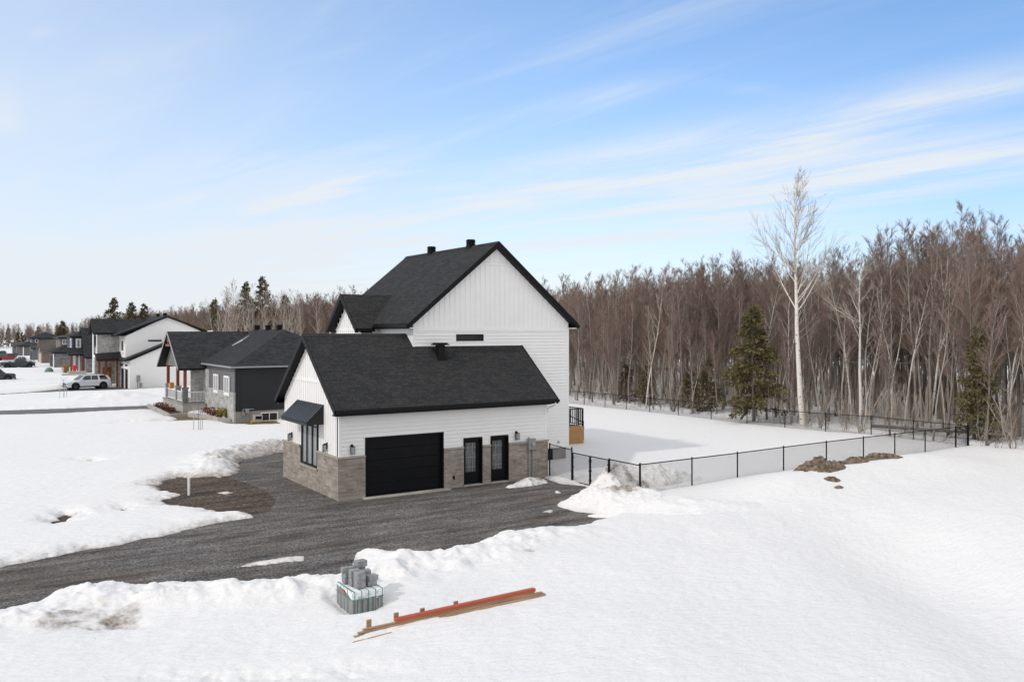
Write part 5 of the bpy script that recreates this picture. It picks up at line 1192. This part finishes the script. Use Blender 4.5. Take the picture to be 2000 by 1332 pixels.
for i, (x, y, l) in enumerate(((-5.52, -15.62, 'tan wood block standing at the left end of the lumber'), (-4.8, -15.58, 'second tan wood block from the left behind the lumber, where the orange plank begins'), (-4.08, -15.54, 'third tan wood block from the left behind the lumber'), (-3.12, -15.5, 'tan wood block farthest right behind the orange plank'))):
    o = MB().box(x, y, zb - .1, x + .12, y + .045, zb + (.22, .24, .21, .2)[i]).build('wood_block', M['lumber'], None, bevel=.004); tag(o, l, 'wood block')

# ------------------------------------------------------------------ trees
def tubes(polys, k):
    """polys: list of (pts (n,3), radii (n,)) -> coords, quads"""
    groups = {}
    for p, r in polys: groups.setdefault(len(p), []).append((p, r))
    CO = []; Q = []; base = 0
    ang = np.arange(k) * 2 * np.pi / k; ca, sa = np.cos(ang), np.sin(ang)
    for n, lst in groups.items():
        P = np.array([p for p, _ in lst]); Rr = np.array([r for _, r in lst]); m = len(lst)
        T = np.gradient(P, axis=1); T /= np.linalg.norm(T, axis=2, keepdims=True) + 1e-9
        ref = np.where(np.abs(T.mean(1)[:, 2:3]) > .8, np.array([[1., 0, 0]]), np.array([[0, 0, 1.]]))[:, None, :]
        A = np.cross(T, ref); A /= np.linalg.norm(A, axis=2, keepdims=True) + 1e-9; B = np.cross(T, A)
        V = P[:, :, None, :] + Rr[:, :, None, None] * (A[:, :, None, :] * ca[None, None, :, None] + B[:, :, None, :] * sa[None, None, :, None])
        CO.append(V.reshape(-1, 3))
        idx = base + np.arange(m * n * k).reshape(m, n, k); nx = np.roll(idx, -1, axis=2)
        Q.append(np.stack([idx[:, :-1], nx[:, :-1], nx[:, 1:], idx[:, 1:]], -1).reshape(-1, 4)); base += m * n * k
    return np.concatenate(CO), np.concatenate(Q)
def unit(v): return v / (np.linalg.norm(v) + 1e-9)
def limb(rg, p, d, L, r0, r1, n, wob, up):
    pts = [p]; d = unit(d); st = L / (n - 1)
    for i in range(n - 1):
        d = unit(d + rg.normal(0, wob, 3) + np.array([0, 0, up])); pts.append(pts[-1] + d * st)
    return np.array(pts), np.linspace(r0, r1, n)
def at(poly, t):
    P, r = poly; x = t * (len(P) - 1); i = min(int(x), len(P) - 2); f = x - i
    return P[i] * (1 - f) + P[i + 1] * f, unit(P[i + 1] - P[i]), r[i] * (1 - f) + r[i + 1] * f
def perp(rg, d, angle):
    q = unit(np.cross(d, unit(rg.normal(0, 1, 3)))); return unit(d * math.cos(angle) + q * math.sin(angle))
def grow(seed, H=15, r0=.13, first=.35, nb=24, bl=.26, ang=(.5, .9), up=.12, sub=7, twig=5, lean=(0, 0), fork=0, wob=.05, tw=.011, spread=1.0):
    rg = np.random.default_rng(seed); big = []; tw_ = []
    P = [np.zeros(3) - np.array([0, 0, .3])]; n = 14; d = unit(np.array([lean[0], lean[1], 1.]))
    for i in range(n): d = unit(d + rg.normal(0, wob, 3) * np.array([1, 1, 0]) + np.array([0, 0, .05])); P.append(P[-1] + d * (H + .3) / n)
    P = np.array(P); rad = r0 * (1 - np.linspace(0, 1, n + 1) * .9); rad[0] *= 1.3
    stems = [(P, rad)]
    for f in range(fork):
        t = rg.uniform(.25, .5) if fork < 3 else rg.uniform(.02, .3); p, dd, rr = at(stems[0], t)
        stems.append(limb(rg, p, perp(rg, dd, rg.uniform(.2, .45)), H * (1 - t) * rg.uniform(.75, .98), rr * .75, .015, 10, .07, .1))
    big += stems
    for si, s in enumerate(stems):
        L0 = H if si == 0 else H * .6
        m = nb if si == 0 else nb // 2
        for b in range(m):
            t = first + (1 - first) * (b + rg.random()) / m
            if si: t = max(.25, t)
            p, dd, rr = at(s, min(t, .985)); k = (1 - (t - first) / (1.001 - first))
            L = L0 * bl * (.28 + .8 * k ** .8) * rg.uniform(.6, 1.15)
            br = limb(rg, p, perp(rg, dd, rg.uniform(*ang)) * np.array([spread, spread, 1]), L, min(rr * .5, .009 + L * .008), .005, 6, .04, up)
            big.append(br)
            for c in range(int(sub * (.5 + L / 3))):
                t2 = rg.uniform(.15, 1); p2, d2, r2 = at(br, min(t2, .98)); L2 = L * rg.uniform(.25, .5) * (1.15 - .5 * t2)
                b2 = limb(rg, p2, perp(rg, d2, rg.uniform(.3, .7)), L2, max(r2 * .6, tw), tw * .6, 4, .045, .06)
                tw_.append(b2)
                for e in range(twig):
                    p3, d3, _ = at(b2, rg.uniform(.1, .99)); tw_.append(limb(rg, p3, perp(rg, d3, rg.uniform(.2, .5)), max(.25, L2 * rg.uniform(.35, .6)), tw * .75, tw * .4, 3, .03, .05))
    return big, tw_
def bark_mat(name, c1, c2, marks=False):
    m, nt, b = new_mat(name); N, L = nt.nodes, nt.links; b.inputs['Roughness'].default_value = .9; b.inputs['Specular IOR Level'].default_value = .1
    tc = N.new('ShaderNodeTexCoord'); oi = N.new('ShaderNodeObjectInfo')
    mp = N.new('ShaderNodeMapping'); mp.inputs['Scale'].default_value = (5, 5, 1.2) if not marks else (3, 3, 9); L.new(tc.outputs['Object'], mp.inputs[0])
    n = N.new('ShaderNodeTexNoise'); n.inputs['Scale'].default_value = 1.3; n.inputs['Detail'].default_value = 4; L.new(mp.outputs[0], n.inputs[0])
    rp = N.new('ShaderNodeValToRGB'); e = rp.color_ramp.elements
    if marks: e[0].position = .33; e[1].position = .4; e[0].color = (.03, .028, .026, 1); e[1].color = rgba(c1)
    else: e[0].position = .3; e[1].position = .7; e[0].color = rgba(c1); e[1].color = rgba(c2)
    L.new(n.outputs[0], rp.inputs[0])
    mr = N.new('ShaderNodeMapRange'); mr.inputs[3].default_value = .8; mr.inputs[4].default_value = 1.25; L.new(oi.outputs['Random'], mr.inputs[0])
    mx = N.new('ShaderNodeMix'); mx.data_type = 'RGBA'; mx.blend_type = 'MULTIPLY'; mx.inputs[0].default_value = 1; L.new(rp.outputs[0], mx.inputs[6]); L.new(mr.outputs[0], mx.inputs[7])
    L.new(mx.outputs[2], b.inputs['Base Color']); return m
def twig_mat(name, c1, c2):
    m, nt, b = new_mat(name); N, L = nt.nodes, nt.links; b.inputs['Roughness'].default_value = .95; b.inputs['Specular IOR Level'].default_value = .05
    oi = N.new('ShaderNodeObjectInfo'); rp = N.new('ShaderNodeValToRGB'); e = rp.color_ramp.elements; e[0].color = rgba(c1); e[1].color = rgba(c2)
    L.new(oi.outputs['Random'], rp.inputs[0]); L.new(rp.outputs[0], b.inputs['Base Color']); return m
M['bark'] = bark_mat('maple_bark', (.17, .143, .122), (.31, .27, .235))
M['twig'] = twig_mat('reddish_twigs', (.185, .128, .104), (.27, .198, .165))
M['birchbark'] = bark_mat('birch_bark', (.56, .52, .47), None, True)
M['birchtwig'] = twig_mat('birch_twigs', (.3, .25, .21), (.38, .32, .27))
M['aspenbark'] = bark_mat('aspen_bark', (.29, .255, .215), (.44, .39, .335))
M['needles'] = twig_mat('conifer_needles', (.085, .075, .032), (.14, .12, .058))
M['sapbark'] = bark_mat('sapling_bark', (.16, .13, .105), (.27, .225, .185))
def tree_proto(name, seed, bark, twg, label, cat='tree', group=None, **kw):
    big, tw_ = grow(seed, **kw)
    t = thing(name, (0, 0, 0), label, cat, group); 
    c, q = tubes(big, 6); mesh_np('trunk', c, q, bark, True, t)
    c, q = tubes(tw_, 3); mesh_np('crown', c, q, twg, False, t)
    return t
def conifer(seed, H, Rr, label, loc, name='spruce_tree', first=.06, dens=1.0, group=None, droop=-.1, clump=.16):
    rg = np.random.default_rng(seed); t = thing(name, loc, label, 'tree', group)
    tr = limb(rg, np.array([0, 0, -.3]), np.array([0, 0, 1.]), H + .2, .11 * H / 9, .01, 8, .01, .1)
    brs = []; tri = []
    nb = int(13 * H * dens)
    for i in range(nb):
        f = first + (1 - first) * ((i + rg.random()) / nb) ** .9; z = f * H; an = rg.uniform(0, 6.28)
        L = Rr * (1 - f) ** .8 * rg.uniform(.55, 1.15) * (1 if f > .2 else .55 + 2.2 * f) + .12
        br = limb(rg, np.array([0, 0, z]), np.array([math.cos(an), math.sin(an), .25]), L, .02, .005, 6, .06, droop); brs.append(br)
        m = int(10 + 30 * L * dens)
        for j in range(m):
            p, d, _ = at(br, rg.uniform(.15, 1)); p = p + rg.normal(0, 1, 3) * np.array([1, 1, .55]) * (.05 + .11 * L / Rr)
            v = unit(d + rg.normal(0, .7, 3) + np.array([0, 0, -.15])); w = unit(np.cross(v, rg.normal(0, 1, 3))); s = clump * rg.uniform(.6, 1.4)
            tri.append((p, p + v * s + w * s * .28, p + v * s * 1.5, p + v * s - w * s * .28))
    c, q = tubes([tr], 8); c2, q2 = tubes(brs, 3)
    mesh_np('trunk', np.concatenate([c, c2]), np.concatenate([q, q2 + len(c)]), M['bark'], True, t)
    T = np.array(tri); mesh_np('crown', T.reshape(-1, 3), np.arange(len(T) * 4).reshape(-1, 4), M['needles'], False, t)
    return t
def place(proto, x, y, rz, s, label=None, group=None, first=False, sz_=None):
    o = proto if first else copy_tree(proto)
    o.location = (x, y, .2); o.rotation_euler = (0, 0, rz); o.scale = (s, s, sz_ or s)
    if label: o['label'] = label
    if group: o['group'] = group
    elif 'group' in o and group == '': del o['group']
    return o
WOODLAB = 'bare grey-brown deciduous tree standing in the woods behind the back fence'
WOODGRP = 'bare trees of the woods behind the back fence'
protos = [tree_proto('bare_tree', 100 + i, M['bark'], M['twig'], WOODLAB, group=WOODGRP, H=12.9, r0=[.135, .10, .15, .095, .12, .11][i], first=[.32, .36, .28, .4, .3, .34][i],
          nb=[44, 40, 46, 36, 42, 40][i], bl=[.21, .19, .24, .18, .22, .2][i], sub=10, twig=7, tw=.006, ang=(.45, 1.0), lean=[(0, 0), (.04, .02), (-.03, .04), (.02, -.05), (0, .03), (-.04, -.03)][i], fork=[0, 0, 1, 0, 1, 0][i], up=[.1, .13, .08, .14, .1, .11][i], wob=.035) for i in range(6)]
BGL = 'slender pale grey-barked bare tree in the woods behind the back fence'; BGG = 'pale slender trees of the woods behind the back fence'
aspens = [tree_proto('aspen_tree', 200 + i, M['aspenbark'], M['twig'], BGL, group=BGG, H=12.5, r0=.07, first=.42, nb=20, bl=.19, sub=6, twig=5, fork=[0, 1, 0][i], lean=(.03, .02), wob=.04, tw=.007) for i in range(3)]
BIL = 'thin white-barked birch among the bare trees behind the back fence'; BIG_ = 'thin birches in the woods behind the back fence'
birches = [tree_proto('birch_tree', 300 + i, M['birchbark'], M['birchtwig'], BIL, group=BIG_, H=11, r0=[.075, .06, .085][i], first=.48, nb=15, bl=.2, sub=5, twig=4, fork=[0, 1, 0][i], lean=[(.03, -.06), (-.07, .05), (.02, .06)][i], wob=.05, tw=.008) for i in range(3)]
rg = np.random.default_rng(12)
pts = []
def free(x, y, dm): return all((x - a) ** 2 + (y - b) ** 2 > dm * dm for a, b in pts)
def inview(x, y, mg=.04):
    X, D = camXD(x, y); return D > 5 and -.64 - mg < X / D < .61 + mg
used = set(); WT = []; cnt = 0; tries = 0
NEAR_A = 38.3
while cnt < 250 and tries < 60000:
    tries += 1
    x = NEAR_A + abs(rg.normal(0, 1)) * 7.5; y = rg.uniform(-16, 62)
    if y > 38 and rg.random() < .6: continue
    if not inview(x, y) or not free(x, y, 1.35): continue
    X_, D_ = camXD(x, y)
    if -.125 < X_ / D_ < .018: continue            # wholly hidden behind the white house
    if 38.3 < x < 39.9 and rg.random() < .7: continue
    k = rg.random()
    if (x - 37.6) ** 2 + (y - 5.5) ** 2 < 4: continue
    pr = protos[int(rg.integers(6))] if k < .74 else (aspens[int(rg.integers(3))] if k < .9 else birches[int(rg.integers(3))])
    pts.append((x, y)); cnt += 1
    hf = 1.0 + .10 * math.sin(y * .21 + 1) + .02 * max(0, min(1, (-y + 8) / 16)) - .05 * sstep(y, 20, 40)
    s = float(hf * rg.uniform(.84, 1.04)) * (1 if x > 41 else rg.uniform(.62, .98))
    WT.append((x, y, pr, place(pr, x, y, rg.uniform(0, 6.28), s, first=pr.name not in used))); used.add(pr.name)
def nth(i, n):
    if n == 1: return 'the only one'
    if i == 0: return 'leftmost'
    if i == n - 1: return 'rightmost'
    k = i + 1; return str(k) + ('th' if 10 < k % 100 < 14 else {1: 'st', 2: 'nd', 3: 'rd'}.get(k % 10, 'th')) + ' from left'
ZONES = [(-.125, 'left of the white house'), (.1256, 'between white house and utility pole'), (.284, 'between utility pole and large conifer'), (.3467, 'between large conifer and tallest birch'), (.4124, 'between tallest birch and round-crowned birch'),
         (.495, 'between round-crowned and forked birches'), (.5465, 'between forked birch and corner conifer'), (9, 'right of the corner conifer')]
cells = {}
for x, y, pr, o in WT:
    X_, D_ = camXD(x, y); t_ = X_ / D_; zn = next(n_ for lim, n_ in ZONES if t_ < lim)
    kd = 'bare brown tree' if pr in protos else ('slender pale-barked tree' if pr in aspens else 'thin white-barked birch')
    rw = 'front row' if x < 41.5 else ('second row' if x < 46 else 'deeper in the woods')
    cells.setdefault((kd, rw, zn), []).append((t_, o))
for (kd, rw, zn), lst in cells.items():
    lst.sort(key=lambda q: q[0])
    for i, (_, o) in enumerate(lst): o['label'] = kd + ', ' + rw + ', ' + nth(i, len(lst)) + ' ' + zn
# single trees one can point at
hero = tree_proto('birch_tree', 411, M['birchbark'], M['birchtwig'], 'tallest white birch, rising high above all other trees into the sky', H=17.9, r0=.23, first=.47, nb=32, bl=.27, ang=(.5, 1.0), up=.14, sub=7, twig=4, lean=(.0, .12), wob=.03, tw=.009)
hero.location = (37.7, 5.7, .1)
h2 = tree_proto('birch_tree', 422, M['birchbark'], M['birchtwig'], 'white birch with a small round crown, right of the tallest birch', H=11.8, r0=.15, first=.55, nb=16, bl=.24, ang=(.7, 1.2), up=.1, sub=8, twig=5, lean=(0, 0), wob=.035); h2.location = (39.6, 2.4, .1)
h3 = tree_proto('birch_tree', 433, M['birchbark'], M['birchtwig'], 'white birch forking into several upright limbs near the right of the photo', H=12.2, r0=.12, first=.6, nb=9, bl=.25, up=.2, sub=4, twig=3, fork=2, lean=(.0, -.05), wob=.05); h3.location = (41.2, -1.6, .1)
h4 = tree_proto('birch_tree', 444, M['birchbark'], M['birchtwig'], 'crooked birch leaning far to the right', H=9.6, r0=.085, first=.72, nb=8, bl=.2, up=.2, sub=4, twig=3, fork=1, lean=(.28, -.42), wob=.05); h4.location = (40.0, -3.4, .1)
for i, (x, y, s, rz, l) in enumerate(((38.8, 11.2, .98, .3, 'white birch standing just left of the large dark conifer'), (38.6, 8.6, 1.05, 2.2, 'slim white birch between the large dark conifer and the tallest birch'), (41.5, -6.6, .98, 4.0, 'slim birch beside the conifer at the right edge'),
        (39.5, 24.5, 1.05, 1.2, 'leaning twin-stemmed birch right of the white house gable'))):
    place(birches[i % 3], x, y, rz, s, l, '')
conifer(1, 9.0, 3.3, 'large dark olive conifer at the back fence', (37.2, 9.9, .1), 'conifer_tree', dens=1.0, clump=.22, first=.1)
conifer(2, 7.4, 1.75, 'tall narrow olive conifer right of the fence corner', (40.2, -5.5, .1), 'conifer_tree', dens=1.3)
for i, (x, y, h, r_, l) in enumerate(((40.5, 17.6, 4.6, 1.6, 'bushy dark conifer behind the back fence, left of the large one'), (41.2, 20.5, 3.6, 1.5, 'low dark conifer behind the back fence between two others'), (40.6, 25.5, 4.2, 1.4, 'low olive conifer behind the back fence right of the utility pole'), (41.5, 29.5, 3.8, 1.6, 'low olive conifer behind the back fence left of the utility pole'))):
    conifer(10 + i, h, r_, l, (x, y, .1), 'conifer_tree', dens=1.0, first=.03)
# trees behind the neighbouring houses
for i, (x, y, h, r_, l) in enumerate(((11.5, 131 + 12, 13.4, 4.4, 'broad dark spruce behind the stone tower house, leftmost of three'), (17.3, 160, 13.0, 4.0, 'rounded dark spruce behind the stone tower house, middle of three'), (19.8, 160, 12.8, 3.6, 'pointed dark spruce behind the stone tower house, rightmost of three'),
        (30.5, 122, 15.9, 4.2, 'dark pine rising behind the bungalow, left one'), (33.6, 122, 17.0, 4.6, 'tallest dark pine behind the bungalow'), (36.9, 119, 13.6, 4.0, 'shorter dark pine right of the tall pines behind the bungalow'), (26.7, 129, 12.9, 3.6, 'half hidden dark pine at the left end of the clump behind the bungalow'),
        (8.5, 205, 9.5, 3.0, 'dark spruce above the roofs of the far grey houses'))):
    conifer(30 + i, h, r_, l, (x, y, .1), 'pine_tree', dens=.75, first=.15, clump=.26)
CL = 'pale bare aspen in the clump behind the bungalow'; CG = 'aspens in the clump behind the bungalow'
CLT = []; MLT = []
for i in range(38):
    x = rg.uniform(21.5, 36); y = 103 + rg.uniform(-8, 9)
    pr = (aspens + birches)[int(rg.integers(6))]; CLT.append(place(pr, x, y, rg.uniform(0, 6), 1.18 * rg.uniform(.82, 1.05), CL, CG))
ML = 'bare grey tree rising between the bungalow roof and the white house'; MG_ = 'bare trees between the bungalow roof and the white house'
for i, (px, s) in enumerate(((.0, 1.0),) * 22):
    y = rg.uniform(56, 92); x = 37 + rg.uniform(0, 8); MLT.append(place(protos[int(rg.integers(6))], x, y, rg.uniform(0, 6), rg.uniform(.85, 1.0), ML, MG_))

for lst, base_ in ((CLT, 'pale bare aspen behind the bungalow, '), (MLT, 'bare grey tree between the bungalow roof and white house, ')):
    lst.sort(key=lambda o: camXD(o.location.x, o.location.y)[0] / camXD(o.location.x, o.location.y)[1])
    for i, o in enumerate(lst): o['label'] = base_ + nth(i, len(lst)) + ' of its clump'
# masses nobody could count: instanced over point clouds
def scatter(name, P, rot, scl, objs, label, seed=0):
    me = bpy.data.meshes.new(name); me.from_pydata([tuple(p) for p in P], [], [])
    a1 = me.attributes.new('rz', 'FLOAT', 'POINT'); a1.data.foreach_set('value', np.asarray(rot, np.float32))
    a2 = me.attributes.new('sc', 'FLOAT', 'POINT'); a2.data.foreach_set('value', np.asarray(scl, np.float32))
    a3 = me.attributes.new('ix', 'INT', 'POINT'); a3.data.foreach_set('value', np.random.default_rng(seed).integers(0, len(objs), len(P)).astype(np.int32))
    o = bpy.data.objects.new(name, me); COL.objects.link(o); tag(o, label, 'woods', kind='stuff')
    ng = bpy.data.node_groups.new(name, 'GeometryNodeTree'); ng.interface.new_socket('Geometry', in_out='INPUT', socket_type='NodeSocketGeometry'); ng.interface.new_socket('Geometry', in_out='OUTPUT', socket_type='NodeSocketGeometry')
    N, L = ng.nodes, ng.links; gi = N.new('NodeGroupInput'); go = N.new('NodeGroupOutput')
    jl = N.new('GeometryNodeJoinGeometry')
    for tr in reversed(objs):
        jj = N.new('GeometryNodeJoinGeometry')
        for ch in tr:
            oi = N.new('GeometryNodeObjectInfo'); oi.transform_space = 'ORIGINAL'; oi.inputs['Object'].default_value = ch; oi.inputs['As Instance'].default_value = False; L.new(oi.outputs['Geometry'], jj.inputs[0])
        g2 = N.new('GeometryNodeGeometryToInstance'); L.new(jj.outputs[0], g2.inputs[0]); L.new(g2.outputs[0], jl.inputs[0])
    ip = N.new('GeometryNodeInstanceOnPoints'); L.new(gi.outputs[0], ip.inputs['Points']); L.new(jl.outputs[0], ip.inputs['Instance']); ip.inputs['Pick Instance'].default_value = True
    def attr(n_, ty):
        x = N.new('GeometryNodeInputNamedAttribute'); x.data_type = ty; x.inputs['Name'].default_value = n_; return x.outputs[0]
    L.new(attr('ix', 'INT'), ip.inputs['Instance Index'])
    cb = N.new('ShaderNodeCombineXYZ'); L.new(attr('rz', 'FLOAT'), cb.inputs[2]); L.new(cb.outputs[0], ip.inputs['Rotation'])
    cs = N.new('ShaderNodeCombineXYZ'); s_ = attr('sc', 'FLOAT'); [L.new(s_, cs.inputs[i]) for i in range(3)]; L.new(cs.outputs[0], ip.inputs['Scale'])
    L.new(ip.outputs[0], go.inputs[0]); md = o.modifiers.new('scatter', 'NODES'); md.node_group = ng; return o
def kids(t): return [c for c in t.children if c.type == 'MESH']
P = []; S = []
for _ in range(60000):
    if len(P) >= 1800: break
    x = rg.uniform(45, 100); y = rg.uniform(-60, 130)
    if x < 50 and rg.random() < .5: continue
    P.append((x, y, .15)); S.append(float(rg.uniform(.85, 1.12) * (1.0 + .10 * math.sin(y * .21 + 1) + .05 * max(0, min(1, (-y + 20) / 30)) - .05 * sstep(y, 20, 50))))
scatter('deep_woods', P, rg.uniform(0, 6.28, len(P)), S, [kids(t) for t in protos + aspens[:2]], 'dense bare deciduous woods filling the background behind the first rows of trees')
P = []; S = []
for _ in range(1500):
    y = rg.uniform(92, 430); x = rg.uniform(37, 75); P.append((x, y, .1)); S.append(float(rg.uniform(.85, 1.08)))
for _ in range(900):
    x = rg.uniform(-170, 60); y = rg.uniform(345, 400); P.append((x, y, .1)); S.append(float(rg.uniform(.55, .8)))
scatter('distant_woods', P, rg.uniform(0, 6.28, len(P)), S, [kids(t) for t in protos[:4] + aspens[:1]], 'far line of bare woods along the horizon beyond the row of houses')
cf = conifer(77, 11, 2.6, 'dark far conifer left of the row of houses, taller than its neighbours', (-21, 330, .1), 'pine_tree', dens=.45, first=.1, clump=.42)
P = [(rg.uniform(-60, 40), rg.uniform(325, 395), .1) for _ in range(80)] + [(rg.uniform(-120, -60), rg.uniform(325, 395), .1) for _ in range(60)]
scatter('distant_conifers', P, rg.uniform(0, 6, len(P)), rg.uniform(.45, .85, len(P)), [kids(cf)], 'far dark conifers mixed into the woods on the horizon at left')
# undergrowth
sp = tree_proto('sapling', 501, M['sapbark'], M['twig'], 'bare multi-stemmed sapling at the fence corner', H=3.4, r0=.022, first=.25, nb=10, bl=.3, sub=3, twig=3, fork=4, wob=.1, tw=.007); sp.location = (39.2, -8.0, .1)
sp2 = tree_proto('sapling', 502, M['aspenbark'], M['birchtwig'], 'pale bare sapling behind the fence right of the large conifer', H=4.2, r0=.03, first=.3, nb=9, bl=.28, sub=3, twig=3, fork=3, wob=.1, tw=.007); sp2.location = (38.2, 1.2, .1)
P = []; 
for _ in range(650):
    x = 37.0 + abs(rg.normal(0, 1)) * 9; y = rg.uniform(-30, 66)
    if 38.3 < x < 39.7: continue
    if x < 37.4 and y < 1: continue
    P.append((x, y, .1))
scatter('undergrowth', P, rg.uniform(0, 6, len(P)), rg.uniform(.35, .95, len(P)), [kids(sp), kids(sp2)], 'thicket of thin bare saplings along the edge of the woods')
P = [(rg.uniform(56, 105), rg.uniform(-45, 110), .1) for _ in range(450)]
scatter('distant_brush', P, rg.uniform(0, 6, len(P)), rg.uniform(1.0, 1.7, len(P)), [kids(sp), kids(sp2)], 'bare brush and young stems filling the depth of the woods')
# fallen trunks
for i, (p, q, r_, l) in enumerate((((40.4, 2.0, .5), (39.6, -7.5, .9), .12, 'long fallen trunk lying behind the fence corner'), ((38.4, 12.2, .2), (37.9, 9.9, 2.6), .1, 'dark leaning dead trunk left of the large conifer'), ((38.3, 19.6, .2), (38.0, 18.4, 2.6), .09, 'dark leaning dead trunk behind the middle of the back fence'))):
    tag(MB().cyl(p, q, r_, 8, r_ * .6).build('fallen_trunk', M['bark'], smooth=True), l, 'log')
tag(MB().cyl((46.56, 36.66, 0), (46.56, 36.66, 7.75), .17, 10, .13).box(46.2, 36.6, 7.3, 46.95, 36.72, 7.4).build('utility_pole', M['galv'] if False else M['stone_cap']), 'pale weathered utility pole standing in front of the woods', 'utility pole')
mb = MB()
for zz, off in ((7.4, 0), (5.2, .1)):
    prev = None
    for s0, s1 in (((46.6, 36.7), (47.3, -8)), ((47.3, -8), (48, -60)), ((46.6, 36.7), (46.3, 84))):
        for k in range(12):
            f = k / 12; f2 = (k + 1) / 12; sg = lambda f: zz - 1.2 * 4 * f * (1 - f) * .5
            mb.cyl((s0[0] + (s1[0] - s0[0]) * f + off, s0[1] + (s1[1] - s0[1]) * f, sg(f)), (s0[0] + (s1[0] - s0[0]) * f2 + off, s0[1] + (s1[1] - s0[1]) * f2, sg(f2)), .014, 4, cap=False)
tag(mb.build('power_line', M['galv']), 'thin power lines strung through the front of the woods', 'cable')
